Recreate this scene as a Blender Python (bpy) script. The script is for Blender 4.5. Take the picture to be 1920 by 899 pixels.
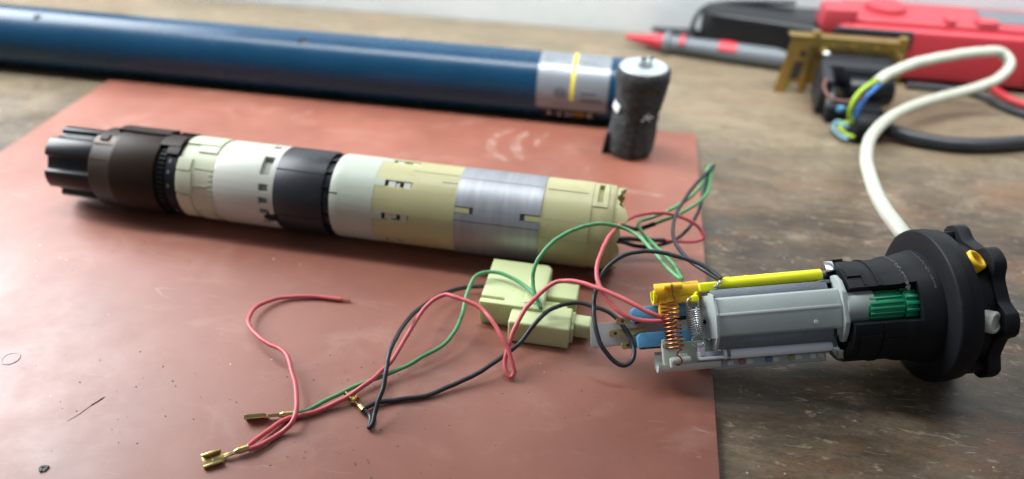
import bpy, bmesh, math, random
from mathutils import Matrix, Vector, noise as mnoise
random.seed(7)
for o in list(bpy.data.objects): bpy.data.objects.remove(o)
SC = bpy.context.scene
COL = SC.collection
S = 0.01            # every builder below works in centimetres; the scene is in metres

# ------------------------------------------------------------------ camera
cam_data = bpy.data.cameras.new("camera")
cam = bpy.data.objects.new("camera", cam_data); COL.objects.link(cam)
CAM_R = Matrix(((0.98634151, -0.11075632, 0.12191581),
                (0.16314337, 0.55496873, -0.81571683),
                (0.02268634, 0.82446513, 0.56545785)))
cam.matrix_world = Matrix.Translation((0, 0, 26.8*S)) @ CAM_R.to_4x4()
cam_data.sensor_width = 36; cam_data.lens = 36*1450/1920
cam_data.clip_start = 0.01; cam_data.clip_end = 20
cam_data.dof.use_dof = True; cam_data.dof.focus_distance = 0.355; cam_data.dof.aperture_fstop = 4.2
SC.camera = cam

# ------------------------------------------------------------------ light
world = bpy.data.worlds.new("World"); SC.world = world; world.use_nodes = True
bg = world.node_tree.nodes["Background"]
bg.inputs[0].default_value = (0.80, 0.90, 1.0, 1); bg.inputs[1].default_value = 0.23
def area(name, loc, target, size, size_y, power, color):
    d = bpy.data.lights.new(name, 'AREA'); d.shape = 'RECTANGLE'; d.size = size; d.size_y = size_y
    d.energy = power; d.color = color
    o = bpy.data.objects.new(name, d); COL.objects.link(o); o.location = loc
    o.rotation_euler = (Vector(target)-Vector(loc)).to_track_quat('-Z', 'Z').to_euler()
    return o
area("window_light", (-2.05, 1.05, 1.30), (-0.05, 0.40, 0.0), 1.6, 1.4, 128, (0.93, 0.97, 1.0))
wl = area("wall_fill_light", (0.0, 0.50, 0.75), (0.0, 0.79, 0.10), 1.5, 0.12, 8.5, (0.95, 0.99, 1.0))  # unseen strip lamp, added to brighten the wall and far bench
wl.data.spread = math.radians(95)
SC.view_settings.view_transform = 'Standard'; SC.view_settings.look = 'None'
SC.view_settings.exposure = 0.05; SC.view_settings.gamma = 1.0
SC.render.engine = 'CYCLES'

# ------------------------------------------------------------------ materials
MATS = {}
def mat(name, col, rough=0.5, metal=0.0, var=0.0, vscale=80.0, bump=0.0, bscale=400.0, trans=0.0, sss=0.0,
        rvar=0.0, dirt=None, dirt_amt=0.0, dirt_scale=120.0, spec=0.5, ior=1.45, sss_r=(0.01,0.01,0.01), coat=0.0):
    m = bpy.data.materials.new(name); m.use_nodes = True; nt = m.node_tree; N = nt.nodes; Lk = nt.links
    b = N["Principled BSDF"]
    b.inputs["Base Color"].default_value = (*col, 1); b.inputs["Roughness"].default_value = rough
    b.inputs["Metallic"].default_value = metal; b.inputs["IOR"].default_value = ior
    b.inputs["Specular IOR Level"].default_value = spec
    if trans: b.inputs["Transmission Weight"].default_value = trans
    if coat: b.inputs["Coat Weight"].default_value = coat; b.inputs["Coat Roughness"].default_value = .15
    if sss:
        b.inputs["Subsurface Weight"].default_value = sss; b.inputs["Subsurface Radius"].default_value = sss_r
        b.inputs["Subsurface Scale"].default_value = 1.0
    tc = N.new("ShaderNodeTexCoord")
    colsock = None
    if var:
        n = N.new("ShaderNodeTexNoise"); n.inputs["Scale"].default_value = vscale; n.inputs["Detail"].default_value = 6
        Lk.new(tc.outputs["Object"], n.inputs["Vector"])
        mx = N.new("ShaderNodeMix"); mx.data_type = 'RGBA'
        mx.inputs[6].default_value = (*[c*(1-var) for c in col], 1); mx.inputs[7].default_value = (*[min(1, c*(1+var)) for c in col], 1)
        Lk.new(n.outputs[0], mx.inputs[0]); colsock = mx.outputs[2]
        if rvar:
            mr = N.new("ShaderNodeMapRange"); mr.inputs[3].default_value = max(0.02, rough-rvar); mr.inputs[4].default_value = min(1, rough+rvar)
            Lk.new(n.outputs[0], mr.inputs[0]); Lk.new(mr.outputs[0], b.inputs["Roughness"])
    if dirt is not None:
        n2 = N.new("ShaderNodeTexNoise"); n2.inputs["Scale"].default_value = dirt_scale; n2.inputs["Detail"].default_value = 8; n2.inputs["Roughness"].default_value = .7
        Lk.new(tc.outputs["Object"], n2.inputs["Vector"])
        rp = N.new("ShaderNodeValToRGB"); rp.color_ramp.elements[0].position = .60-dirt_amt*.2; rp.color_ramp.elements[1].position = .72
        Lk.new(n2.outputs[0], rp.inputs[0])
        mm = N.new("ShaderNodeMath"); mm.operation = 'MULTIPLY'; mm.inputs[1].default_value = min(1, .4+dirt_amt*.5)
        Lk.new(rp.outputs[0], mm.inputs[0])
        mx2 = N.new("ShaderNodeMix"); mx2.data_type = 'RGBA'; mx2.inputs[7].default_value = (*dirt, 1)
        if colsock: Lk.new(colsock, mx2.inputs[6])
        else: mx2.inputs[6].default_value = (*col, 1)
        Lk.new(mm.outputs[0], mx2.inputs[0]); colsock = mx2.outputs[2]
    if colsock: Lk.new(colsock, b.inputs["Base Color"])
    if bump:
        n3 = N.new("ShaderNodeTexNoise"); n3.inputs["Scale"].default_value = bscale; n3.inputs["Detail"].default_value = 4
        Lk.new(tc.outputs["Object"], n3.inputs["Vector"])
        bp = N.new("ShaderNodeBump"); bp.inputs["Strength"].default_value = bump; bp.inputs["Distance"].default_value = 0.0004
        Lk.new(n3.outputs[0], bp.inputs["Height"]); Lk.new(bp.outputs[0], b.inputs["Normal"])
    MATS[name] = m
    return m

class NT:
    """tiny node helper for the big surfaces"""
    def __init__(s, name):
        s.m = bpy.data.materials.new(name); s.m.use_nodes = True; s.nt = s.m.node_tree
        s.N = s.nt.nodes; s.L = s.nt.links; s.b = s.N["Principled BSDF"]
        tc = s.N.new("ShaderNodeTexCoord"); s.obj = tc.outputs["Object"]; MATS[name] = s.m
    def map(s, scale=(1,1,1), rot=(0,0,0), loc=(0,0,0), src=None):
        n = s.N.new("ShaderNodeMapping"); n.inputs["Scale"].default_value = scale; n.inputs["Rotation"].default_value = rot; n.inputs["Location"].default_value = loc
        s.L.new(src or s.obj, n.inputs[0]); return n.outputs[0]
    def noise(s, vec, scale, detail=6, rough=.55, dist=0):
        n = s.N.new("ShaderNodeTexNoise"); n.inputs["Scale"].default_value = scale; n.inputs["Detail"].default_value = detail
        n.inputs["Roughness"].default_value = rough; n.inputs["Distortion"].default_value = dist
        s.L.new(vec, n.inputs["Vector"]); return n.outputs[0]
    def vor(s, vec, scale, feat='F1'):
        n = s.N.new("ShaderNodeTexVoronoi"); n.inputs["Scale"].default_value = scale; n.feature = feat
        s.L.new(vec, n.inputs["Vector"]); return n.outputs["Distance"]
    def ramp(s, fac, stops):
        n = s.N.new("ShaderNodeValToRGB"); e = n.color_ramp.elements
        while len(e) < len(stops): e.new(0.5)
        for i, (p, c) in enumerate(stops):
            e[i].position = p; e[i].color = (*c, 1) if len(c) == 3 else c
        s.L.new(fac, n.inputs[0]); return n.outputs[0]
    def win(s, fac, a, b):    # smooth step a..b -> 0..1
        n = s.N.new("ShaderNodeMapRange"); n.interpolation_type = 'SMOOTHSTEP'; n.inputs[1].default_value = a; n.inputs[2].default_value = b
        s.L.new(fac, n.inputs[0]); return n.outputs[0]
    def math(s, op, a, b=None):
        n = s.N.new("ShaderNodeMath"); n.operation = op
        for i, v in enumerate((a, b)):
            if v is None: continue
            if isinstance(v, (int, float)): n.inputs[i].default_value = v
            else: s.L.new(v, n.inputs[i])
        return n.outputs[0]
    def mix(s, fac, a, b, blend='MIX'):
        n = s.N.new("ShaderNodeMix"); n.data_type = 'RGBA'; n.blend_type = blend
        if isinstance(fac, (int, float)): n.inputs[0].default_value = fac
        else: s.L.new(fac, n.inputs[0])
        for i, v in ((6, a), (7, b)):
            if isinstance(v, tuple): n.inputs[i].default_value = (*v, 1)
            else: s.L.new(v, n.inputs[i])
        return n.outputs[2]
    def out(s, col=None, rough=None, height=None, strength=.3, dist=.0005):
        if col is not None: s.L.new(col, s.b.inputs["Base Color"])
        if rough is not None:
            if isinstance(rough, (int, float)): s.b.inputs["Roughness"].default_value = rough
            else: s.L.new(rough, s.b.inputs["Roughness"])
        if height is not None:
            bp = s.N.new("ShaderNodeBump"); bp.inputs["Strength"].default_value = strength; bp.inputs["Distance"].default_value = dist
            s.L.new(height, bp.inputs["Height"]); s.L.new(bp.outputs[0], s.b.inputs["Normal"])
        return s.m

def wood_material():
    t = NT("old_bench_wood"); t.b.inputs["Specular IOR Level"].default_value = .46
    o1 = t.map((1, 1.5, 1), (0, 0, .06))
    blot = t.noise(o1, 11.0, 14, .72, .3)
    grain = t.noise(t.map((3.0, 13, 8), (0, 0, .05)), 7.0, 12, .76, .4)
    mixn = t.math('ADD', t.math('MULTIPLY', blot, .62), t.math('MULTIPLY', grain, .38))
    base = t.ramp(mixn, [(.36, (.022, .015, .009)), (.45, (.056, .038, .023)), (.52, (.100, .069, .042)), (.60, (.165, .118, .074)), (.72, (.27, .205, .138))])
    st = t.noise(t.map((2.5, 6, 5), (0, 0, .08), (3.1, 1.7, 0)), 3.6, 11, .72)
    base = t.mix(t.math('MULTIPLY', t.win(st, .50, .66), .60), base, (.165, .070, .032))      # rusty streaks
    st2 = t.noise(t.map((3, 5, 5), (0, 0, -.1), (7.3, .4, 0)), 3.4, 12, .74)
    base = t.mix(t.math('MULTIPLY', t.win(st2, .54, .66), .72), base, (.038, .040, .036))       # grey oil stains
    pale = t.noise(t.map((3, 5.5, 5), (0, 0, .03), (1.3, 9.4, 0)), 8.5, 12, .78)
    base = t.mix(t.math('MULTIPLY', t.win(pale, .55, .72), .62), base, (.30, .245, .175))     # bare worn wood
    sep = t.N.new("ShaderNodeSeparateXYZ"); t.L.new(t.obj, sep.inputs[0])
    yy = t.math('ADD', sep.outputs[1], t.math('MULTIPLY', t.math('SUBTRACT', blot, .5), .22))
    base = t.mix(t.math('MULTIPLY', t.win(yy, .13, .30), t.math('ADD', .28, t.math('MULTIPLY', grain, .5))), base, (.30, .240, .160))   # back of the bench painted paler, in place of sheen from the wall
    chips = t.noise(t.map((1, 2.2, 1), (0, 0, .3), (4.3, 2.4, 0)), 120, 6, .7)
    base = t.mix(t.math('MULTIPLY', t.win(chips, .59, .66), .60), base, (.33, .27, .19))
    pits = t.noise(t.map((1, 2.0, 1), (0, 0, -.2), (8.3, 5.4, 0)), 95, 6, .7)
    base = t.mix(t.math('MULTIPLY', t.win(pits, .58, .70), .60), base, (.018, .014, .010))
    fg = t.noise(t.map((1, 3.5, 1), (0, 0, .05)), 420, 5, .7)
    base = t.mix(t.math('MULTIPLY', t.win(fg, .46, .68), .42), base, (.026, .018, .011))
    def scr(rot, sc, loc, w, lo):
        r = t.noise(t.map(sc, (0, 0, rot), loc), 9, 4, .5, .35)
        d = t.math('ABSOLUTE', t.math('SUBTRACT', r, .5))
        gate = t.win(t.noise(t.map((1, 1, 1), (0, 0, 0), loc), 34, 4, .65), lo, lo+.07)
        return t.math('MULTIPLY', t.math('SUBTRACT', 1, t.win(d, 0, w)), gate)
    sc = scr(.25, (.9, 6, 5), (2, 5, 0), .010, .54)
    for q in (scr(-.9, (1, 6, 5), (4, 1, 0), .008, .56), scr(1.3, (.8, 6, 5), (9, 3, 0), .008, .56), scr(.7, (1.2, 8, 5), (6, 8, 0), .008, .57), scr(-.25, (1, 9, 5), (1, 2, 0), .010, .55)):
        sc = t.math('MAXIMUM', sc, q)
    base = t.mix(t.math('MULTIPLY', sc, .62), base, (.37, .30, .215))
    spk = t.vor(t.map((1, 1, 1)), 170)
    base = t.mix(t.math('MULTIPLY', t.math('SUBTRACT', 1, t.win(spk, .05, .12)), t.win(t.noise(t.map(), 30, 3), .52, .62)), base, (.40, .36, .29))
    h = t.math('ADD', t.math('MULTIPLY', mixn, .8), t.math('ADD', t.math('MULTIPLY', pits, -.5), t.math('MULTIPLY', sc, -.4)))
    rg = t.ramp(t.noise(t.map((3, 6, 3)), 12, 9, .7), [(.3, (.30,)*3), (.7, (.58,)*3)])
    return t.out(base, rg, h, .45, .0007)

def board_material():
    t = NT("red_fibre_board"); t.b.inputs["Specular IOR Level"].default_value = .70
    n1 = t.noise(t.map((1, 1, 1)), 9, 7, .6)
    base = t.ramp(n1, [(.3, (.210, .069, .044)), (.5, (.264, .089, .057)), (.7, (.315, .116, .077))])
    sm = t.noise(t.map((1, 1.6, 1), (0, 0, .4)), 22, 6, .65, .8)
    base = t.mix(t.math('MULTIPLY', t.win(sm, .50, .74), .32), base, (.42, .235, .185))           # dusty smears
    dk = t.noise(t.map((1, 1, 1), (0, 0, 0), (3, 3, 3)), 40, 5, .6)
    base = t.mix(t.math('MULTIPLY', t.win(dk, .62, .76), .30), base, (.10, .045, .038))
    fine = t.noise(t.map(), 900, 3, .6)
    base = t.mix(t.math('MULTIPLY', t.win(fine, .5, .8), .22), base, (.16, .055, .042))
    v = t.vor(t.map(), 130); gate = t.win(t.noise(t.map((1,1,1),(0,0,0),(5,1,0)), 17, 3), .50, .60)
    base = t.mix(t.math('MULTIPLY', t.math('SUBTRACT', 1, t.win(v, .05, .10)), gate), base, (.07, .045, .04))
    v2 = t.vor(t.map((1,1,1),(0,0,.6),(2,7,0)), 95); gate2 = t.win(t.noise(t.map((1,1,1),(0,0,0),(1,8,0)), 21, 3), .54, .62)
    base = t.mix(t.math('MULTIPLY', t.math('SUBTRACT', 1, t.win(v2, .035, .07)), gate2), base, (.60, .50, .45))
    def scr(rot, sc, loc, w):
        r = t.noise(t.map(sc, (0, 0, rot), loc), 6, 3, .5, .3)
        d = t.math('ABSOLUTE', t.math('SUBTRACT', r, .5))
        g = t.win(t.noise(t.map((1, 1, 1), (0, 0, 0), loc), 28, 3, .6), .58, .66)
        return t.math('MULTIPLY', t.math('SUBTRACT', 1, t.win(d, 0, w)), g)
    s = t.math('MAXIMUM', scr(.6, (1, 7, 1), (2, 2, 0), .006), scr(-.5, (1, 6, 1), (6, 2, 0), .006))
    base = t.mix(t.math('MULTIPLY', s, .35), base, (.50, .33, .28))
    rg = t.ramp(t.noise(t.map((1, 1, 1), (0, 0, 0), (4, 0, 2)), 30, 7, .7), [(.3, (.43,)*3), (.7, (.54,)*3)])
    h = t.math('ADD', t.math('MULTIPLY', t.noise(t.map(), 45, 4), 1.0), t.math('MULTIPLY', fine, .12))
    return t.out(base, rg, h, .12, .0008)

def wall_material():
    t = NT("white_painted_wall")
    n = t.noise(t.map(), 7, 7, .6)
    base = t.ramp(n, [(.3, (.64, .69, .71)), (.7, (.78, .82, .83))])
    sp = t.noise(t.map((1, 1, 1), (0, 0, 0), (3, 0, 1)), 22, 5, .6)
    base = t.mix(t.math('MULTIPLY', t.win(sp, .66, .74), .7), base, (.36, .33, .28))
    return t.out(base, .6, t.noise(t.map(), 60, 5), .25, .002)

def lamination_material():
    t = NT("stator_lamination_steel")
    t.b.inputs["Metallic"].default_value = .6
    w = t.N.new("ShaderNodeTexWave"); w.bands_direction = 'X'; w.inputs["Scale"].default_value = 340; w.inputs["Distortion"].default_value = .5
    t.L.new(t.obj, w.inputs["Vector"])
    n = t.noise(t.map((8, 1, 1)), 30, 6, .6)
    c = t.ramp(n, [(.3, (.27, .28, .30)), (.7, (.38, .39, .42))])
    c = t.mix(t.math('MULTIPLY', w.outputs[1], .32), c, (.20, .20, .22))
    return t.out(c, .46, w.outputs[1], .25, .0004)

def label_material():
    t = NT("silver_label_foil")
    t.b.inputs["Metallic"].default_value = .35
    n = t.noise(t.map((1, 1, 1)), 40, 4, .6)
    return t.out(t.ramp(n, [(.3, (.19, .205, .23)), (.7, (.25, .265, .29))]), .36)

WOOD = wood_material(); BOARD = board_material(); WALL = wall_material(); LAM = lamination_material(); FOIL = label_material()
mat("blue_paint", (.0045, .037, .082), .27, 0, .18, 30, .04, 300, rvar=.05, spec=.34, dirt=(.012,.06,.10), dirt_amt=.1, dirt_scale=60)
mat("black_plastic", (.008, .009, .011), .52, 0, .3, 60, .12, 700, spec=.23, dirt=(.022,.022,.023), dirt_amt=.12, dirt_scale=140)
mat("black_gloss", (.008, .009, .011), .32, 0, .2, 60, spec=.38)
mat("charcoal_plastic", (.015, .017, .022), .42, spec=.4, metal=0, var=.25, vscale=60, bump=.15, bscale=600, dirt=(.04,.043,.05), dirt_amt=.1)
# 0, .25, 60, .15, 600, dirt=(.10,.10,.10), dirt_amt=.1)
mat("brown_plastic", (.022, .013, .008), .46, spec=.20, metal=0, var=.35, vscale=50, bump=.1, bscale=500, dirt=(.035,.022,.014), dirt_amt=.2)
# 0, .35, 50, .1, 500, dirt=(.10,.08,.06), dirt_amt=.2)
mat("amber_plastic", (.10, .045, .015), .4, 0, .3, 60)
mat("cream_plastic", (.49, .51, .37), .42, 0, .10, 50, .08, 400, sss=.25, sss_r=(.006,.006,.004), dirt=(.42,.42,.28), dirt_amt=.3, dirt_scale=60)
mat("white_plastic", (.47, .48, .425), .42, 0, .06, 50, .08, 400, sss=.2, sss_r=(.004,.004,.003), dirt=(.48,.47,.40), dirt_amt=.15, dirt_scale=80)
mat("pale_green_plastic", (.40, .44, .365), .45, 0, .08, 40, .08, 400, sss=.2, sss_r=(.005,.005,.004), dirt=(.42,.44,.35), dirt_amt=.2)
mat("yellowed_plastic", (.41, .385, .205), .40, 0, .16, 35, .08, 400, sss=.25, sss_r=(.006,.005,.002), dirt=(.30,.25,.12), dirt_amt=.3, dirt_scale=70)
mat("connector_plastic", (.52, .575, .31), .36, 0, .08, 50, .05, 500, sss=.3, sss_r=(.006,.006,.003), dirt=(.45,.45,.25), dirt_amt=.1)
mat("pencil", (.09, .09, .10), .6, 0, .3, 300)
mat("dark_slot", (.03, .028, .02), .6)
mat("dark_steel", (.16, .165, .175), .42, .85, .2, 90, .1, 400)
mat("steel", (.55, .56, .58), .25, 1.0, .15, 120, .05, 400)
mat("zamak", (.17, .19, .215), .50, .6, .25, 120, .25, 800, dirt=(.12,.13,.15), dirt_amt=.3)
mat("brass", (.55, .41, .17), .30, 1.0, .25, 150, .08, 500, dirt=(.22,.15,.05), dirt_amt=.3, dirt_scale=250)
mat("copper", (.33, .125, .055), .30, 1.0, .25, 300)
mat("clear_plastic", (.57, .63, .61), .34, 0, .10, 90, .1, 500, trans=.42, sss=.0)
mat("milky_plastic", (.66, .68, .66), .40, 0, .06, 70, .06, 400, trans=.18)
mat("grey_milky", (.46, .48, .48), .38, 0, .10, 70, .08, 400, trans=.45)
mat("white_gloss", (.74, .75, .80), .28, 0, .04, 60, sss=.15, sss_r=(.004,.004,.004))
mat("lemon_plastic", (.80, .80, .015), .34, 0, .10, 60, .06, 500, sss=.15, sss_r=(.004,.004,.001))
mat("orange_yellow", (.78, .47, .02), .34, 0, .14, 60, .06, 500, sss=.2, sss_r=(.005,.004,.001))
mat("blue_switch", (.11, .36, .62), .38, 0, .12, 80, .06, 500)
mat("green_gear", (.008, .23, .105), .30, 0, .25, 120)
mat("grease", (.075, .075, .073), .45, 0, .6, 300, .5, 600)
mat("red_wire", (.56, .105, .115), .42, 0, .14, 90, .05, 700, dirt=(.25,.06,.06), dirt_amt=.1, dirt_scale=200)
mat("green_wire", (.085, .30, .125), .42, 0, .14, 90, .05, 700, dirt=(.03,.08,.04), dirt_amt=.35, dirt_scale=220)
mat("black_wire", (.018, .021, .027), .40, 0, .3, 90, .1, 700, dirt=(.07,.075,.08), dirt_amt=.1, dirt_scale=160)
mat("shrink_sleeve", (.010, .010, .011), .30, 0, .2, 90)
mat("white_cable", (.44, .45, .37), .42, 0, .06, 40, .05, 400, dirt=(.45,.44,.36), dirt_amt=.2, dirt_scale=50)
mat("foam", (.050, .054, .054), .95, 0, .45, 400, .9, 900, dirt=(.16,.165,.165), dirt_amt=.4, dirt_scale=260, spec=.2)
mat("aluminium_top", (.40, .44, .45), .35, .3, .1, 80, .1, 300)
mat("white_tape", (.68, .70, .69), .5, 0, .08, 80, .15, 300)
mat("zinc_yellow", (.36, .24, .075), .32, .85, .35, 60, .1, 300, dirt=(.30,.34,.13), dirt_amt=.5, dirt_scale=70)
mat("red_plastic", (.42, .032, .045), .40, 0, .08, 50, .06, 500)
mat("red_plastic_light", (.40, .042, .056), .40, 0, .06, 50)
mat("grey_plastic", (.12, .135, .15), .45, 0, .1, 80)
mat("lime_wire", (.30, .46, .02), .4); mat("sky_wire", (.03, .16, .50), .4); mat("brown_wire", (.12, .045, .035), .45)
mat("cyan_wire", (.12, .26, .32), .4)
mat("yellow_print", (.72, .58, .04), .45); mat("dark_print", (.05, .06, .075), .5); mat("black_print", (.008, .008, .009), .4)
mat("white_print", (.72, .72, .70), .5); mat("orange_print", (.72, .40, .03), .5)
mat("rivet_grey", (.36, .20, .165), .38, 0, .1, 200); mat("burn_mark", (.10, .030, .018), .6, 0, .5, 900); mat("chip_grey", (.14, .14, .12), .7, 0, .6, 900, .6, 900)
mat("smear", (.52, .33, .27), .5, 0, .3, 200); mat("bead", (.86, .86, .80), .15)
mat("red_bit", (.32, .14, .14), .4); mat("blue_bit", (.12, .18, .30), .4); mat("olive_bit", (.30, .30, .14), .4)

# ------------------------------------------------------------------ mesh helpers (centimetres)
I4 = Matrix.Identity(4)
def frame(x, y, z, o):
    return Matrix(((x[0], y[0], z[0], o[0]), (x[1], y[1], z[1], o[1]), (x[2], y[2], z[2], o[2]), (0, 0, 0, 1)))
def merge(bm, tmp, M):
    vm = {}
    for v in tmp.verts: vm[v] = bm.verts.new(M @ v.co)
    for f in tmp.faces:
        try: bm.faces.new([vm[v] for v in f.verts])
        except ValueError: pass
    tmp.free()
def box(bm, c, s, bev=0.04, rot=None, M=I4, seg=2):
    t = bmesh.new(); bmesh.ops.create_cube(t, size=1)
    for v in t.verts: v.co = Vector((v.co.x*s[0], v.co.y*s[1], v.co.z*s[2]))
    if bev > 0:
        bmesh.ops.bevel(t, geom=t.edges[:], offset=min(bev, min(s)*.45), segments=seg, affect='EDGES', profile=.5)
    X = Matrix.Translation(c)
    if rot is not None: X = X @ (rot if isinstance(rot, Matrix) else Matrix.Rotation(rot[1], 4, rot[0]))
    merge(bm, t, M @ X)
def prism(bm, poly, a0, a1, axis='x', bev=0.0, M=I4, seg=2):
    """extrude a closed 2-D polygon; axis x: poly=(y,z); y: (x,z); z: (x,y)"""
    def mk(p, a):
        return {'x': (a, p[0], p[1]), 'y': (p[0], a, p[1]), 'z': (p[0], p[1], a)}[axis]
    t = bmesh.new()
    lo = [t.verts.new(mk(p, a0)) for p in poly]; hi = [t.verts.new(mk(p, a1)) for p in poly]
    n = len(poly)
    t.faces.new(lo[::-1]); t.faces.new(hi)
    for i in range(n): t.faces.new((lo[i], lo[(i+1) % n], hi[(i+1) % n], hi[i]))
    bmesh.ops.recalc_face_normals(t, faces=t.faces[:])
    if bev > 0:
        sh = [e for e in t.edges if len(e.link_faces) == 2 and e.calc_face_angle(0) > .45]
        bmesh.ops.bevel(t, geom=sh, offset=bev, segments=seg, affect='EDGES', profile=.5, clamp_overlap=True)
    merge(bm, t, M)
def lathe(bm, prof, seg=48, M=I4, a0=0.0, a1=360.0, cap=True):
    """revolve (x, r) about the x axis; angle 0 = -y, 90 = +z"""
    full = abs(a1-a0-360) < 1e-6
    n = seg if full else seg+1
    rings = []
    for x, r in prof:
        ring = []
        for i in range(n):
            a = math.radians(a0+(a1-a0)*i/seg)
            ring.append(bm.verts.new(M @ Vector((x, -r*math.cos(a), r*math.sin(a)))))
        rings.append(ring)
    for k in range(len(rings)-1):
        for i in range(n if full else n-1):
            j = (i+1) % n
            bm.faces.new((rings[k][i], rings[k+1][i], rings[k+1][j], rings[k][j]))
    if cap and full:
        bm.faces.new(rings[0]); bm.faces.new(rings[-1][::-1])
def patch(bm, x0, x1, a0, a1, ri, ro, M=I4, n=6):
    """curved block on a cylinder about x"""
    cs = []
    for i in range(n+1):
        a = math.radians(a0+(a1-a0)*i/n); c, s = -math.cos(a), math.sin(a)
        cs.append([bm.verts.new(M @ Vector(p)) for p in ((x0, ri*c, ri*s), (x1, ri*c, ri*s), (x1, ro*c, ro*s), (x0, ro*c, ro*s))])
    for i in range(n):
        for k in range(4):
            bm.faces.new((cs[i][k], cs[i][(k+1) % 4], cs[i+1][(k+1) % 4], cs[i+1][k]))
    bm.faces.new(cs[0]); bm.faces.new(cs[-1][::-1])
def shell(bm, x0, x1, ri, ro, holes=(), M=I4, step=7.5, prof=None):
    """tube wall about x with rectangular openings (x0,x1,a0,a1 in degrees 0..360)"""
    xs = sorted(set([x0, x1]+[h[0] for h in holes]+[h[1] for h in holes]+([p[0] for p in prof] if prof else [])))
    xs = [x for x in xs if x0 <= x <= x1]
    an = sorted(set([round(i*step, 4) for i in range(int(360/step))]+[h[2] % 360 for h in holes]+[h[3] % 360 for h in holes]))
    na, nx = len(an), len(xs)
    def off(x):
        if not prof: return 0
        for (xa, ra), (xb, rb) in zip(prof, prof[1:]):
            if xa <= x <= xb: return ra+(rb-ra)*(x-xa)/max(1e-6, xb-xa)-ro
        return 0
    def inh(xm, am):
        for h in holes:
            if h[0] < xm < h[1] and ((am-h[2]) % 360) < ((h[3]-h[2]) % 360): return True
        return False
    V = {}
    def vert(i, k, r, tag):
        key = (i, k % na, tag)
        if key not in V:
            a = math.radians(an[k % na]); rr = r+(off(xs[i]) if tag else 0)
            V[key] = bm.verts.new(M @ Vector((xs[i], -rr*math.cos(a), rr*math.sin(a))))
        return V[key]
    cell = {}
    for i in range(nx-1):
        for k in range(na):
            a_a = an[k]; a_b = an[(k+1) % na]+(360 if k == na-1 else 0)
            cell[i, k] = not inh((xs[i]+xs[i+1])/2, ((a_a+a_b)/2) % 360)
    for (i, k), on in cell.items():
        if not on: continue
        o = [vert(i, k, ro, 1), vert(i+1, k, ro, 1), vert(i+1, k+1, ro, 1), vert(i, k+1, ro, 1)]
        n_ = [vert(i, k, ri, 0), vert(i+1, k, ri, 0), vert(i+1, k+1, ri, 0), vert(i, k+1, ri, 0)]
        bm.faces.new(o); bm.faces.new(n_[::-1])
        if i == 0 or not cell[i-1, k]: bm.faces.new((n_[0], o[0], o[3], n_[3]))
        if i == nx-2 or not cell[i+1, k]: bm.faces.new((o[1], n_[1], n_[2], o[2]))
        if not cell[i, (k-1) % na]: bm.faces.new((o[0], n_[0], n_[1], o[1]))
        if not cell[i, (k+1) % na]: bm.faces.new((n_[3], o[3], o[2], n_[2]))
def spline(pts, n=8):
    P_ = [Vector(p) for p in pts]; out = []
    for i in range(len(P_)-1):
        p0 = P_[max(i-1, 0)]; p1 = P_[i]; p2 = P_[i+1]; p3 = P_[min(i+2, len(P_)-1)]
        d1 = max((p1-p0).length, 1e-4)**.5; d2 = max((p2-p1).length, 1e-4)**.5; d3 = max((p3-p2).length, 1e-4)**.5
        m1 = (p2-p1); m2 = (p2-p1)
        if i > 0: m1 = ((p1-p0)/d1-(p2-p0)/(d1+d2)+(p2-p1)/d2)*d2
        if i < len(P_)-2: m2 = ((p2-p1)/d2-(p3-p1)/(d2+d3)+(p3-p2)/d3)*d2
        for k in range(n):
            t = k/n
            out.append(p1*(2*t**3-3*t*t+1)+m1*(t**3-2*t*t+t)+p2*(-2*t**3+3*t*t)+m2*(t**3-t*t))
    out.append(P_[-1]); return out
def tube(bm, pts, r, seg=10, M=I4, smooth=0, radii=None):
    P_ = spline(pts, smooth) if smooth else [Vector(p) for p in pts]
    n = len(P_); t0 = (P_[1]-P_[0]).normalized()
    up = Vector((0, 0, 1)) if abs(t0.z) < .9 else Vector((1, 0, 0))
    u = t0.cross(up).normalized(); rings = []
    for i in range(n):
        t = (P_[min(i+1, n-1)]-P_[max(i-1, 0)])
        if t.length < 1e-6: t = t0
        t.normalize(); u = (u-t*u.dot(t)); u.normalize(); w = t.cross(u); t0 = t
        rr = radii[i] if radii else r
        rings.append([bm.verts.new(M @ (P_[i]+(u*math.cos(2*math.pi*k/seg)+w*math.sin(2*math.pi*k/seg))*rr)) for k in range(seg)])
    for i in range(n-1):
        for k in range(seg):
            j = (k+1) % seg; bm.faces.new((rings[i][k], rings[i][j], rings[i+1][j], rings[i+1][k]))
    bm.faces.new(rings[0][::-1]); bm.faces.new(rings[-1])
def cyl(bm, p0, p1, r, seg=20, M=I4, r1=None, bev=0.0):
    p0 = Vector(p0); p1 = Vector(p1); d = p1-p0; L_ = d.length
    q = Vector((1, 0, 0)).rotation_difference(d).to_matrix().to_4x4()
    r1 = r if r1 is None else r1
    if bev: prof = [(0, r-bev), (bev*.3, r-bev*.3), (bev, r), (L_-bev, r1), (L_-bev*.3, r1-bev*.3), (L_, r1-bev)]
    else: prof = [(0, r), (L_, r1)]
    lathe(bm, prof, seg, M @ Matrix.Translation(p0) @ q)

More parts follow.
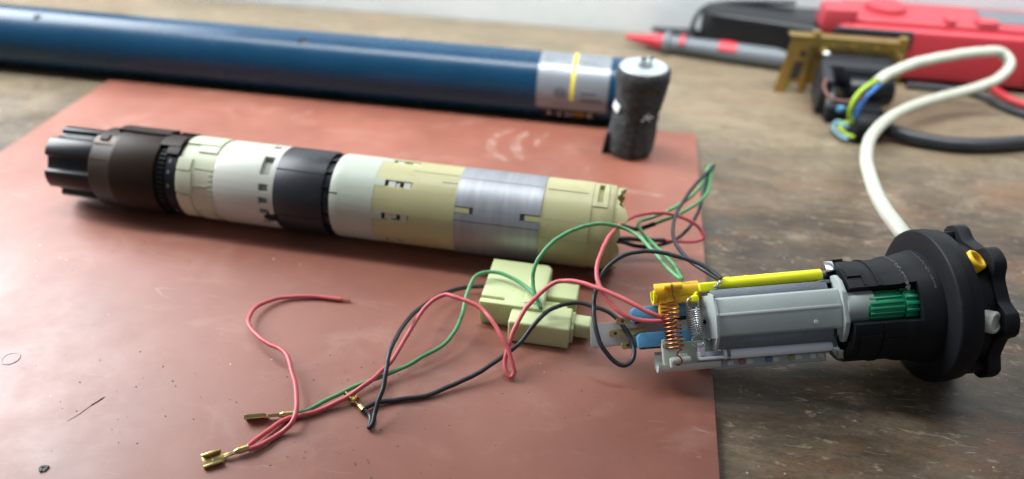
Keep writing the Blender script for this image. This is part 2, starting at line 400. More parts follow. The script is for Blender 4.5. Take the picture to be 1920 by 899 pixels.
ROOT = {}
def setp(o, label=None, cat=None, group=None, kind=None):
    if label: o["label"] = label
    if cat: o["category"] = cat
    if group: o["group"] = group
    if kind: o["kind"] = kind
    return o
def thing(name, label, cat, base, rot=None, group=None):
    """an Empty at the thing's base (cm)"""
    o = bpy.data.objects.new(name, None); COL.objects.link(o); o.empty_display_size = .01
    Mw = Matrix.Translation(Vector(base)) @ (rot.to_4x4() if rot else I4)
    W = Mw.copy(); W.translation = Mw.translation*S
    o.matrix_world = W; ROOT[o.name] = Mw
    return setp(o, label, cat, group)
def fin(bm, M):
    bmesh.ops.transform(bm, matrix=M, verts=bm.verts[:])
    bmesh.ops.remove_doubles(bm, verts=bm.verts[:], dist=1e-5)
    bmesh.ops.recalc_face_normals(bm, faces=bm.faces[:])
def part(name, bm, material, parent, M=I4, label=None, ang=38, flat=False):
    """a mesh under its thing; vertices given in the frame M (cm, world)"""
    root = parent
    while root.parent: root = root.parent
    fin(bm, Matrix.Scale(S, 4) @ ROOT[root.name].inverted() @ M)
    me = bpy.data.meshes.new(name); bm.to_mesh(me); bm.free()
    me.materials.append(MATS[material] if isinstance(material, str) else material)
    if not flat:
        for p in me.polygons: p.use_smooth = True
        me.set_sharp_from_angle(angle=math.radians(ang))
    o = bpy.data.objects.new(name, me); COL.objects.link(o); o.parent = parent
    if label: o["label"] = label
    return o
def solo(name, bm, material, label=None, cat=None, group=None, kind=None, M=I4, ang=38, base=None):
    """a top-level thing that is one mesh, its origin at its base"""
    fin(bm, M)
    if base is None:
        xs = [v.co.x for v in bm.verts]; ys = [v.co.y for v in bm.verts]; zs = [v.co.z for v in bm.verts]
        base = ((min(xs)+max(xs))/2, (min(ys)+max(ys))/2, min(zs))
    bmesh.ops.transform(bm, matrix=Matrix.Scale(S, 4) @ Matrix.Translation(-Vector(base)), verts=bm.verts[:])
    me = bpy.data.meshes.new(name); bm.to_mesh(me); bm.free()
    me.materials.append(MATS[material] if isinstance(material, str) else material)
    for p in me.polygons: p.use_smooth = True
    me.set_sharp_from_angle(angle=math.radians(ang))
    o = bpy.data.objects.new(name, me); COL.objects.link(o); o.location = Vector(base)*S
    ROOT[o.name] = Matrix.Translation(Vector(base))
    return setp(o, label, cat, group, kind)
nb = bmesh.new
def text2d(txt, size):
    cu = bpy.data.curves.new("text", 'FONT'); cu.body = txt; cu.size = size; cu.align_x = 'CENTER'; cu.align_y = 'CENTER'; cu.resolution_u = 3
    o = bpy.data.objects.new("text", cu); COL.objects.link(o)
    dg = bpy.context.evaluated_depsgraph_get(); dg.update()
    me = bpy.data.meshes.new_from_object(o.evaluated_get(dg))
    vs = [v.co.copy() for v in me.vertices]; fs = [list(p.vertices) for p in me.polygons]
    bpy.data.objects.remove(o); bpy.data.curves.remove(cu); bpy.data.meshes.remove(me)
    return vs, fs

# ================================================================== SETTING
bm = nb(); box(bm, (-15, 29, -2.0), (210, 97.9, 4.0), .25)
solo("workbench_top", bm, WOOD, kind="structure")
bm = nb(); box(bm, (23, 80.0, 20), (156, 4.0, 60), .05)
solo("wall", bm, WALL, kind="structure")

# ------------------------------------------------------------------ red board
ZB = 0.3
board = thing("fibre_board", "large reddish brown fibre board sheet lying flat on the wooden bench", "board", (-18.5, 30, 0))
bm = nb(); prism(bm, [(-42.87, 55.05), (5.78, 55.05), (5.78, 4.0), (-42.87, 4.0)], 0.0, ZB, 'z', .035)
part("sheet", bm, BOARD, board)
bm = nb()
lathe(bm, [(0, .43), (.02, .43), (.028, .40), (.02, .365), (.008, .36), (.008, .30), (.012, .001)], 36, Matrix.Translation((-27.89, 23.4, ZB)) @ Matrix.Rotation(-math.pi/2, 4, 'Y'), cap=False)
part("rivet", bm, "rivet_grey", board, label="small round pale metal rivet set flush in the board")
def ribbon(bm, pts, w, z):
    P_ = spline([(x, y, z) for x, y in pts], 6); n = len(P_); prev = None
    for i, p in enumerate(P_):
        t = (P_[min(i+1, n-1)]-P_[max(i-1, 0)]).normalized(); s = Vector((-t.y, t.x, 0))
        ww = w*(.35+.65*math.sin(math.pi*(i+.5)/n))*random.uniform(.75, 1.25)/2
        a, b = bm.verts.new(p+s*ww), bm.verts.new(p-s*ww)
        if prev: bm.faces.new((prev[0], prev[1], b, a))
        prev = (a, b)
for nm, m, pts, w in (("scorch_line", "burn_mark", [(-22.75, 20.3), (-22.5, 20.75), (-22.3, 21.3), (-22.02, 21.85)], .075),
                      ("scorch_line", "burn_mark", [(-22.28, 21.35), (-22.1, 21.7), (-22.0, 21.95)], .13),
                      ):
    bm = nb(); ribbon(bm, pts, w, ZB+.006); part(nm, bm, m, board, flat=True)
# faint rubbed arcs near the far edge
sm = MATS["smear"]; nt = sm.node_tree; b_ = nt.nodes["Principled BSDF"]
tcn = nt.nodes.new("ShaderNodeTexCoord"); nz = nt.nodes.new("ShaderNodeTexNoise"); nz.inputs["Scale"].default_value = 160; nz.inputs["Detail"].default_value = 5
mrn = nt.nodes.new("ShaderNodeMapRange"); mrn.inputs[1].default_value = .34; mrn.inputs[2].default_value = .72; mrn.inputs[4].default_value = .62
nt.links.new(tcn.outputs["Object"], nz.inputs[0]); nt.links.new(nz.outputs[0], mrn.inputs[0]); nt.links.new(mrn.outputs[0], b_.inputs["Alpha"])
for pts, w in (([(-8.0, 53.0), (-9.2, 51.2), (-9.0, 49.2), (-7.6, 47.9)], .7), ([(-6.9, 52.6), (-7.5, 51.0), (-7.2, 49.4), (-6.6, 48.4)], .8), ([(-5.2, 53), (-5.9, 51.6), (-6.0, 50.4)], .5),
               ([(-1.5, 36.0), (.5, 35.2), (2.6, 34.8)], .35), ([(-2.4, 46.2), (.4, 45.6), (3.4, 45.2)], .6)):
    bm = nb(); ribbon(bm, pts, w, ZB+.005); part("rubbed_mark", bm, sm, board, flat=True)
# crumbs lying on the board
bm = nb()
for k in range(7):
    a = k*.9; box(bm, (.17*math.cos(a)*(1 if k % 2 else .5), .11*math.sin(a), .035+.01*(k % 3)), (.16, .10, .06), .012, ('Z', a*1.7), seg=1)
solo("debris_crumb", bm, "chip_grey", "small grey flaky crumb of debris on the red board", "debris", M=Matrix.Translation((-22.07, 17.76, ZB)))
bm = nb()
rr = random.Random(3)
for k in range(150):
    cxx, cyy = rr.choice(((-10.6, 25, 3.0), (-3, 26, 4), (-12, 21, 4), (-6, 21, 5), (-20, 22, 6)))[:2], 0
    x = cxx[0]+rr.gauss(0, 2.4); y = cxx[1]+rr.gauss(0, 1.6)
    s_ = rr.uniform(.014, .036)
    box(bm, (x, y, ZB+s_*.45), (s_*rr.uniform(1, 2.2), s_, s_*.9), 0, ('Z', rr.uniform(0, 3)))
solo("dust_specks", bm, "chip_grey", "scattered dark dust specks and filings on the red board", "dust", kind="stuff")

# ================================================================== BLUE TUBE
TM = Matrix.Translation((0, 56.833, 2.521)) @ Matrix.Rotation(-.01182, 4, 'Z')
TR = 2.521
tb = thing("blue_motor_tube", "long blue painted metal tube with a silver label lying behind the board", "tube", (-30, 57.2, 0), Matrix.Rotation(-.01182, 3, 'Z'))
bm = nb(); shell(bm, -90, -.24, TR-.12, TR, [(-25.80, -25.22, 55.5, 68.5), (-49.11, -48.51, 56.9, 69.9)], TM, 5)
part("body", bm, "blue_paint", tb)
for x, a in ((-25.51, 62), (-48.81, 63.4)):
    bm = nb(); ar = math.radians(a); d = Vector((0, -math.cos(ar), math.sin(ar)))
    cyl(bm, Vector((x, 0, 0))+d*(TR-.5), Vector((x, 0, 0))+d*(TR-.125), .42, 16)
    part("rivet_hole", bm, "dark_slot", tb, TM)
RL = TR+.008
bm = nb(); patch(bm, -6.57, -1.15, -20, 128, TR-.03, RL, TM, 26); lab = part("label_sticker", bm, FOIL, tb)
bm = nb(); patch(bm, -6.2, -1.6, -46, -20, TR-.03, RL+.001, TM, 8); part("black_band", bm, "black_print", lab)
bm = nb(); patch(bm, -4.0, -3.72, -2, 122, TR, RL+.006, TM, 20); part("yellow_stripe", bm, "yellow_print", lab)
def on_tube(bm, txt, size, x, a, flip, r):
    vs, fs = text2d(txt, size); s = -1 if flip else 1
    V = []
    for v in vs:
        ang = math.radians(a)+s*v.y/r
        V.append(bm.verts.new(TM @ Vector((x+s*v.x, -r*math.cos(ang), r*math.sin(ang)))))
    for f in fs: bm.faces.new([V[i] for i in f])
for ch, x, m in (("Y", -5.55, "white_print"), ("F", -4.80, "white_print"), ("M", -4.0, "white_print"), ("O", -3.20, "orange_print"), ("S", -2.40, "white_print")):
    bm = nb(); on_tube(bm, ch, .95, x, -33.5, True, RL+.012); part("letter", bm, m, lab, flat=True)
# oval mark and small lines of print (unreadable in the photograph, so plain bars)
bm = nb()
for k in range(28):
    a0 = 2*math.pi*k/28; a1 = 2*math.pi*(k+1)/28
    def pt(a, q): 
        ang = math.radians(11)+q*.36*math.sin(a)/TR; r = RL+.008
        return bm.verts.new(TM @ Vector((-4.75+q*.46*math.cos(a), -r*math.cos(ang), r*math.sin(ang))))
    bm.faces.new((pt(a0, 1), pt(a1, 1), pt(a1, .72), pt(a0, .72)))
part("oval_mark", bm, "dark_print", lab, flat=True)
for x0, x1, a, h in ((-5.0, -4.5, 11, 4), (-3.2, -1.6, 1, 4), (-3.2, -2.0, 12, 3), (-6.2, -5.5, 70, 3), (-6.2, -4.6, 78, 2.5), (-3.3, -1.7, 62, 2), (-3.3, -2.2, 70, 2), (-6.2, -4.5, 88, 2), (-5.9, -4.6, 50, 2), (-3.2, -1.8, 85, 2)):
    bm = nb(); patch(bm, x0, x1, a-h*.5, a+h*.5, TR, RL+.005, TM, 2); part("print_line", bm, "dark_print" if a < 20 else "grey_plastic", lab)

# ================================================================== TUBULAR MOTOR
MM = Matrix.Translation((0, 36.977, 2.75)) @ Matrix.Rotation(-.02634, 4, 'Z')
R0 = 2.45
mo = thing("tubular_motor", "long cylindrical motor of black, white and yellowed plastic sections with a steel band", "motor", (-16.5, 37.4, ZB), Matrix.Rotation(-.02634, 3, 'Z'))
# output crown: six lobes
def star(n, r_out, r_in, w_out, ph, sub=3):
    pts = []
    for k in range(n):
        a = math.radians(ph+360*k/n); w = math.radians(w_out); g = math.radians(360/n)
        for t in (-1, -.8, -.3, .3, .8, 1):
            r = r_out*(1-.03*abs(t)**3) if abs(t) < 1 else r_out*.93
            pts.append((a+w*t, r))
        pts.append((a+w*1.02, r_in*1.02)); pts.append((a+g*.5, r_in)); pts.append((a+g-w*1.02, r_in*1.02))
    return [(-r*math.cos(a), r*math.sin(a)) for a, r in pts]
bm = nb(); prism(bm, star(6, 2.18, 1.80, 18, 56), -34.0, -30.3, 'x', .06, MM)
cr = part("output_crown", bm, "black_gloss", mo)
bm = nb(); lathe(bm, [(-30.9, 1.2), (-30.9, 2.30), (-30.75, 2.42), (-29.6, 2.44), (-29.5, 2.52), (-29.3, 2.54), (-26.75, 2.54), (-26.6, 2.48), (-26.6, 2.0)], 72, MM)
rg = part("gearbox_housing", bm, "brown_plastic", mo)
for x0, x1, a0, a1, ro, m, nm in ((-30.85, -29.55, 64, 78, 2.47, "amber_plastic", "notch"), (-30.5, -30.0, 70, 80, 2.57, "brown_plastic", "catch"),
                              (-30.8, -29.5, 40, 41.5, 2.46, "amber_plastic", "seam"), (-29.8, -26.5, 92, 118, 2.66, "brown_plastic", "top_plate"), (-29.9, -29.2, 118, 150, 2.62, "brown_plastic", "top_plate"),
                              (-26.6, -25.3, 72, 96, 2.60, "brown_plastic", "clip"), (-26.0, -25.25, 60, 73, 2.56, "brown_plastic", "clip"), (-26.6, -25.4, 126, 140, 2.6, "brown_plastic", "clip")):
    bm = nb(); patch(bm, x0, x1, a0, a1, 2.1, ro, MM, 6); part(nm, bm, m, rg)
for k in range(10):
    bm = nb(); patch(bm, -28.9+k*.21, -28.78+k*.21, 89.5, 92.2, 2.3, 2.60, MM, 2); part("tooth", bm, "black_plastic", rg)
bm = nb(); lathe(bm, [(-26.6, 1.0), (-26.6, 2.25), (-25.9, 2.25), (-25.85, 2.36), (-25.2, 2.36), (-25.2, 1.0)], 64, MM)
dk = part("toothed_ring", bm, "black_plastic", mo)
for k in range(26):
    a = -60+k*7; bm = nb(); patch(bm, -26.45, -26.05, a, a+3.2, 2.2, 2.36, MM, 1); part("tooth", bm, "black_plastic", dk)
for a in (-35, 12, 32, 48):
    bm = nb(); patch(bm, -25.75, -25.6, a, a+5, 2.3, 2.385, MM, 2); part("print_mark", bm, "grey_plastic", dk)
# cream ring with raised blocks
bm = nb(); lathe(bm, [(-25.2, 1.2), (-25.2, 2.30), (-25.1, 2.38), (-22.85, 2.38), (-22.85, 1.2)], 72, MM)
cm = part("cream_ring", bm, "cream_plastic", mo)
for x0, x1, a0, a1, ro in ((-25.15, -24.3, 40, 58, 2.46), (-25.15, -24.2, 8, 38, 2.45), (-25.15, -24.3, -40, 4, 2.46), (-24.2, -23.0, 70, 82, 2.47), (-25.1, -23.0, 84, 118, 2.50), (-24.1, -23.1, -60, -22, 2.45), (-24.1, -23.2, 20, 21.2, 2.42), (-24.1, -23.2, 44, 45, 2.42)):
    bm = nb(); patch(bm, x0, x1, a0, a1, 2.3, ro, MM, 6); part("raised_block", bm, "cream_plastic", cm)
for k in range(10):
    a = -20+k*7; bm = nb(); patch(bm, -23.15, -22.84, a, a+3, 2.3, 2.425, MM, 1); part("tooth", bm, "cream_plastic", cm)
# white ring with windows
holes = [(-20.05, -19.40, 46, 75), (-20.0, -19.42, 24, 34), (-20.0, -19.42, 7, 16), (-20.0, -19.42, -9 % 360, -1 % 360), (-20.0, -19.5, 96, 104), (-20.0, -19.42, -30 % 360, -22 % 360)]
bm = nb(); shell(bm, -22.85, -19.1, 2.2, 2.47, holes, MM, 5, [(-22.85, 2.40), (-22.7, 2.47), (-19.1, 2.47)])
wr = part("white_ring", bm, "white_plastic", mo)
bm = nb(); lathe(bm, [(-22.8, 2.12), (-19.2, 2.12)], 40, MM); part("inner_sleeve", bm, "white_plastic", wr)
# black coupling ring
bm = nb(); lathe(bm, [(-19.15, 1.5), (-19.15, 2.44), (-19.08, 2.49), (-16.35, 2.49), (-16.2, 2.44), (-16.2, 2.25), (-15.75, 2.25), (-15.75, 1.5)], 80, MM)
bk = part("coupling_ring", bm, "charcoal_plastic", mo)
bm = nb(); patch(bm, -19.1, -16.25, 57, 58.2, 2.44, 2.515, MM, 1); part("ridge", bm, "charcoal_plastic", bk)
bm = nb(); patch(bm, -19.1, -16.25, -8, -7, 2.44, 2.505, MM, 1); part("ridge", bm, "charcoal_plastic", bk)
bm = nb(); patch(bm, -19.62, -19.0, -20, -9, 2.3, 2.53, MM, 3); patch(bm, -19.78, -19.6, -17.5, -11.5, 2.3, 2.525, MM, 2); part("key", bm, "black_plastic", bk)
for a in range(-70, 150, 22):
    bm = nb(); patch(bm, -16.2, -15.78, a, a+3, 2.2, 2.40, MM, 1); part("rib", bm, "black_plastic", bk)
# pale ring
SL = (11, 56, 101, -34)
bm = nb(); shell(bm, -15.75, -13.2, 2.2, 2.46, [(-15.75, -15.25, 32.5, 34.6)], MM, 5, [(-15.75, 2.40), (-15.6, 2.46), (-13.2, 2.46)])
pr = part("pale_ring", bm, "pale_green_plastic", mo)
for a in SL:
    bm = nb(); patch(bm, -13.25, -12.62, a-5, a+5, 2.25, 2.462, MM, 3); part("tab", bm, "pale_green_plastic", pr)
for a in (20, 45, -5):
    bm = nb(); patch(bm, -15.0, -13.4, a, a+.35, 2.4, 2.464, MM, 1); part("mould_line", bm, "cream_plastic", pr)
# yellowed sleeve with slots
bm = nb(); shell(bm, -13.2, -8.46, 2.2, 2.45, [(-13.2, -12.6, (a-5.2) % 360, (a+5.2) % 360) for a in SL]+[(-12.62, -11.05, (a-4.6) % 360, (a+4.6) % 360) for a in SL], MM, 5)
ys = part("yellowed_sleeve", bm, "yellowed_plastic", mo)
bm = nb(); lathe(bm, [(-15.7, 2.12), (-8.5, 2.12)], 40, MM); part("inner_core", bm, "dark_slot", ys)
for a in SL:
    for x0, x1, rr_ in ((-12.42, -12.02, 2.40), (-11.52, -11.12, 2.40)):
        bm = nb(); patch(bm, x0, x1, a-4.2, a+4.2, 2.05, rr_, MM, 3); part("clip", bm, "white_plastic", ys)
    bm = nb(); patch(bm, -12.02, -11.78, a-3, a+3.6, 2.05, 2.33, MM, 2); part("clip", bm, "milky_plastic", ys)
for x0, x1, a, w in ((-11.2, -8.5, 80.3, 1.0), (-9.4, -8.5, 66, 1.4), (-3.5, -1.3, 76.2, .9)):
    bm = nb(); patch(bm, x0, x1, a, a+w, 2.40, 2.453, MM, 1); part("pencil_line", bm, "pencil", ys if x0 < -6 else mo)
bm = nb(); patch(bm, -13.15, -12.7, 34, 35, 2.40, 2.456, MM, 1); part("mould_line", bm, "cream_plastic", ys)
# steel stator band
NT_ = [(-8.46, -7.42, 27.5, 36.5), (-4.78, -3.69, 27.5, 36.5)]
bm = nb(); shell(bm, -8.46, -3.69, 2.3, 2.475, NT_+[(-8.46, -3.69, 17.6, 18.5)], MM, 4)
st = part("stator_band", bm, LAM, mo)
bm = nb(); lathe(bm, [(-8.46, 2.29), (-3.69, 2.29)], 40, MM); part("band_core", bm, "dark_steel", st)
for x0, x1 in ((-8.5, -7.62), (-4.52, -3.6)):
    bm = nb(); patch(bm, x0, x1, 28.2, 35.8, 2.25, 2.44, MM, 3); part("tab", bm, "yellowed_plastic", st)
bm = nb(); patch(bm, -8.4, -3.75, 77.6, 78.3, 2.44, 2.479, MM, 1); part("pencil_line", bm, "pencil", st)
# end section
bm = nb(); shell(bm, -3.69, -1.02, 2.2, 2.44, [], MM, 5)
e1 = part("end_sleeve", bm, "yellowed_plastic", mo)
for a in (12, 34, -14):
    bm = nb(); patch(bm, -3.65, -1.05, a, a+.5, 2.38, 2.447, MM, 1); part("mould_line", bm, "cream_plastic", e1)
bm = nb(); shell(bm, -1.02, .22, 2.15, 2.40, [(-.72, -.45, 64, 100)], MM, 4, [(-1.02, 2.40), (.1, 2.40), (.22, 2.34)])
e2 = part("end_collar", bm, "yellowed_plastic", mo)
for x0, x1, a0, a1 in ((-.98, -.74, 58, 106), (-.43, -.17, 58, 106), (-.75, -.42, 58, 63.5), (-.75, -.42, 100.5, 106)):
    bm = nb(); patch(bm, x0, x1, a0, a1, 2.3, 2.455, MM, 6); part("slot_rim", bm, "yellowed_plastic", e2)
bm = nb(); patch(bm, -.75, -.4, 62, 102, 1.9, 2.2, MM, 6); part("slot_floor", bm, "yellowed_plastic", e2)
bm = nb()
N_ = 60
prev = None; jr = random.Random(5)
for k in range(N_+1):
    a = -180+k*360/N_; ra = math.radians(a)
    xe = .62+.10*math.sin(k*1.7)+(.28 if 40 < a < 62 else 0)+(-.22 if 62 < a < 100 else 0)+jr.uniform(-.03, .03)
    c, s = -math.cos(ra), math.sin(ra)
    cur = [bm.verts.new(MM @ Vector(p)) for p in ((.15, 2.28*c, 2.28*s), (xe, 2.28*c, 2.28*s), (xe, 2.12*c, 2.12*s), (.15, 2.12*c, 2.12*s))]
    if prev:
        for q in range(3): bm.faces.new((prev[q], prev[q+1], cur[q+1], cur[q]))
    prev = cur
part("broken_lip", bm, "yellowed_plastic", e2, label="jagged broken rim of the yellowed end collar")
bm = nb(); lathe(bm, [(-3.5, 2.1), (-.3, 2.1), (-.3, .01)], 32, MM, cap=False); part("end_recess", bm, "dark_slot", e2)

# ================================================================== MOTOR HEAD
HM = frame((.97269, .21695, .08251), (-.2054, .63897, .7413), (.10811, -.738, .66608), (3.244, 29.06, 2.65))   # x along the axis, y "up the face", z out of the open face
HR = HM.to_3x3()
fb = HM @ Vector((12.6, 0, 0)); 
hd = thing("motor_head", "black motor head with lobed flange, green gear, yellow rod and exposed springs", "motor head", (fb.x, fb.y, 0), HR)
# axis polar frame for lathe: angle 0 = +z(face) , 90 = +y   (lathe has 0=-y, 90=+z)
AX = HM @ Matrix(((1, 0, 0, 0), (0, 0, 1, 0), (0, -1, 0, 0), (0, 0, 0, 1)))
# --- black body with the gear window
prof = [(8.05, 2.30), (8.2, 2.36), (9.35, 2.36), (9.36, 2.42), (9.5, 2.42), (9.51, 2.36), (10.35, 2.38), (10.45, 2.46), (10.75, 2.50), (10.76, 2.44), (11.3, 2.56), (11.9, 2.70), (12.1, 2.72)]
bm = nb(); shell(bm, 8.05, 12.1, 1.85, 2.36, [(8.05, 11.05, 344, 386 % 360)], AX, 5, prof)
bd = part("housing", bm, "black_plastic", hd)
bm = nb(); lathe(bm, [(7.9, 1.2), (8.3, 1.25), (11.6, 1.25), (11.7, .01)], 32, AX, cap=False); part("inner_barrel", bm, "black_gloss", bd)
for x0, x1, a0, a1, ro in ((8.1, 8.75, 40, 72, 2.46), (8.75, 8.82, 28, 120, 2.42), (8.3, 9.2, -62, -30, 2.42), (9.3, 11.0, -40, -36, 2.44), (8.2, 8.7, 84, 104, 2.52)):
    bm = nb(); patch(bm, x0, x1, a0, a1, 2.2, ro, AX, 8); part("rib", bm, "black_plastic", bd)
for x, r, n in ((10.60, 2.48, 120), (11.72, 2.65, 130)):
    gr = random.Random(int(x*10)); bm = nb()
    for k in range(n):
        a = 15+gr.random()*72; x_ = x+gr.gauss(0, .045); patch(bm, x_, x_+gr.uniform(.015, .05), a, a+gr.uniform(.5, 2.2), r-.1, r+gr.uniform(.0, .016), AX, 1)
    part("grease_ring", bm, "grease", bd, label="crusty grey band of dried grease")
# --- flange disc
bm = nb(); lathe(bm, [(11.95, 2.5), (12.0, 2.75), (12.06, 3.55), (12.09, 3.61), (12.16, 3.65), (12.62, 3.65), (12.66, 3.60), (13.08, 3.58), (13.15, 3.52), (13.15, 2.6)], 96, AX)
part("flange", bm, "black_plastic", hd)
# --- crown behind it with eight lugs
def lobes(n, ro, ri, ph, m=10):
    pts = []
    for k in range(n*m):
        a = 2*math.pi*k/(n*m); t = math.cos(n*(a-math.radians(ph)))
        q = 1/(1+math.exp(-4*(t-.15))); pts.append((a, ri+(ro-ri)*q))
    return [(r*math.sin(a), r*math.cos(a)) for a, r in pts]
LOB = 32
bm = nb(); prism(bm, lobes(7, 3.72, 3.05, LOB, 14), 14.0, 14.62, 'x', .07, HM); part("lug_crown", bm, "black_plastic", hd)
bm = nb(); lathe(bm, [(12.8, 3.2), (13.0, 3.05), (13.4, 2.98), (14.3, 2.95), (14.65, 2.75), (14.9, 2.0), (14.9, .01)], 64, AX, cap=False); part("back_cover", bm, "black_plastic", hd)
for a in (32+360/7*k for k in range(1, 6)):
    ra = math.radians(a); d = Vector((0, math.sin(ra), math.cos(ra))); tq = Vector((0, math.cos(ra), -math.sin(ra)))
    bm = nb(); fr = HM @ frame(Vector((1, 0, 0)), tq, d, (0, 0, 0)); box(bm, (13.55, 0, 3.0), (1.1, .7, .85), .12, None, fr); part("lug_web", bm, "black_plastic", hd)
# --- limit screws
def cup(a, r, x, m, nm, lab, hollow, rad):
    ra = math.radians(a); d = Vector((.50, .86*math.sin(ra), .86*math.cos(ra))).normalized()
    p = Vector((x, r*math.sin(ra), r*math.cos(ra)))
    q = Vector((1, 0, 0)).rotation_difference(d).to_matrix().to_4x4(); T = HM @ Matrix.Translation(p) @ q
    bm = nb()
    if hollow: lathe(bm, [(-.5, rad), (.28, rad), (.34, rad-.05), (.34, rad-.14), (.28, rad-.17), (-.1, rad-.17), (-.1, .01)], 24, T, cap=False)
    else: lathe(bm, [(-.5, rad), (.18, rad), (.26, rad-.06), (.26, rad-.14), (.20, rad-.17), (.20, .01)], 26, T, cap=False)
    return part(nm, bm, m, hd, label=lab)
cup(33, 3.12, 13.45, "orange_yellow", "limit_screw", "yellow hollow plastic adjusting screw in the flange", True, .50)
cup(-18, 3.16, 13.62, "white_plastic", "limit_screw", "round white plastic adjusting screw in the flange", False, .50)
# --- green gear
def gear(n, ro, ri): 
    pts = []
    for k in range(n):
        for f, r in ((0, ri), (.22, ri), (.32, ro), (.68, ro), (.78, ri)):
            a = 2*math.pi*(k+f)/n; pts.append((r*math.cos(a), r*math.sin(a)))
    return pts
GZ = HM @ Matrix.Translation((0, .13, 1.48))
bm = nb(); prism(bm, gear(16, .69, .61), 8.9, 10.42, 'x', .012, GZ); gg = part("green_gear", bm, "green_gear", hd)
bm = nb(); prism(bm, gear(14, .76, .65), 10.50, 11.06, 'x', .015, GZ); part("ring_gear", bm, "green_gear", gg)
bm = nb(); cyl(bm, (8.8, 0, 0), (11.04, 0, 0), .60, 24, GZ); part("shaft", bm, "green_gear", gg)
# --- metal chassis, cover
bm = nb(); prism(bm, [(1.50, .15), (1.50, 1.10), (1.05, 1.30), (-.85, 1.30), (-1.28, 1.10), (-1.28, .15)], 1.95, 7.42, 'x', .03, HM)
zk = part("cast_block", bm, "zamak", hd)
bm = nb(); box(bm, (7.35, 1.46, .85), (.5, .16, .55), .03, None, HM); part("lug", bm, "zamak", zk)
bm = nb(); box(bm, (7.42, -1.35, .6), (.55, .5, .5), .05, None, HM); part("lug", bm, "zamak", zk)
bm = nb(); box(bm, (7.85, 1.95, .35), (.45, .6, .9), .06, ('X', -.6), HM); part("bracket", bm, "steel", zk)
bm = nb(); box(bm, (7.9, -1.75, .35), (.4, .55, .8), .06, ('X', .6), HM); part("bracket", bm, "steel", zk)
bm = nb(); lathe(bm, [(1.2, 2.02), (1.2, 2.2), (8.1, 2.2), (8.1, 2.02)], 30, AX, 118, 242); lathe(bm, [(1.2, 2.02), (8.1, 2.02)], 30, AX, 118, 242, False); part("trough", bm, "grey_milky", hd)
bm = nb(); prism(bm, [(1.12, 1.22), (1.05, 1.66), (.36, 1.92), (.24, 1.92), (-.66, 1.70), (-.76, 1.22)], 1.98, 7.72, 'x', .07, HM, 3)
cv = part("clear_cover", bm, "clear_plastic", hd)
bm = nb(); box(bm, (4.8, .30, 1.925), (5.6, .12, .05), .015, None, HM); part("ridge", bm, "milky_plastic", cv)
bm = nb(); cyl(bm, (6.45, -.36, 1.72), (6.45, -.38, 1.82), .11, 14, HM, bev=.02); part("nub", bm, "milky_plastic", cv)
bm = nb(); prism(bm, [(1.42, .75), (1.30, 1.25), (1.0, 1.75), (.3, 2.0), (-.7, 1.80), (-1.05, 1.45), (-1.55, .9), (-1.3, .7)], 1.88, 2.02, 'x', .02, HM)
prism(bm, [(1.55, .45), (1.66, .45), (1.98, 1.72), (1.90, 1.80)], -.75, 1.25, 'y', .02, HM)
part("end_plate", bm, "clear_plastic", cv)
bm = nb(); prism(bm, [(1.70, .9), (1.72, 1.25), (1.40, 1.75), (.9, 2.02), (-.5, 2.02), (-.95, 1.75), (-1.38, 1.3), (-1.36, 1.05), (-1.0, .9)], 7.70, 7.93, 'x', .04, HM)
part("collar_plate", bm, "clear_plastic", cv)
bm = nb()
prism(bm, [(.22+.80*math.cos(a), 1.28+.80*math.sin(a)) for a in [math.radians(-15+i*210/20) for i in range(21)]], 7.90, 9.18, 'x', .035, HM)
part("nozzle", bm, "clear_plastic", cv)
# --- yellow limit rod
bm = nb(); cyl(bm, (2.55, 1.76, .62), (7.42, 1.80, .62), .295, 24, HM, bev=.05); yr = part("yellow_rod", bm, "lemon_plastic", hd)
for x in (3.0, 3.9, 4.85, 5.7, 6.3):
    bm = nb(); box(bm, (x, 2.03, .5), (.22, .12, .2), .04, None, HM); part("bump", bm, "lemon_plastic", yr)
bm = nb(); box(bm, (1.98, 1.66, .70), (.95, .46, .50), .10, None, HM, 3); part("rod_end", bm, "lemon_plastic", yr)
bm = nb(); box(bm, (1.22, 1.16, 1.05), (.36, .32, .30), .08, None, HM, 3); cyl(bm, (1.22, 1.2, .95), (1.5, 1.6, .7), .10, 10, HM); part("spring_post", bm, "lemon_plastic", yr)
bm = nb(); tube(bm, [(2.35, 1.45, .75), (2.42, 1.72, 1.0), (2.52, 1.88, .95), (2.55, 1.9, .7)], .075, 8, HM, 5); cyl(bm, (2.22, 1.60, .98), (2.30, 1.62, 1.0), .12, 12, HM); part("clip_pin", bm, "steel", yr)
bm = nb(); cyl(bm, (7.40, 1.82, .62), (7.62, 1.86, .62), .15, 14, HM); part("pivot", bm, "zamak", yr)
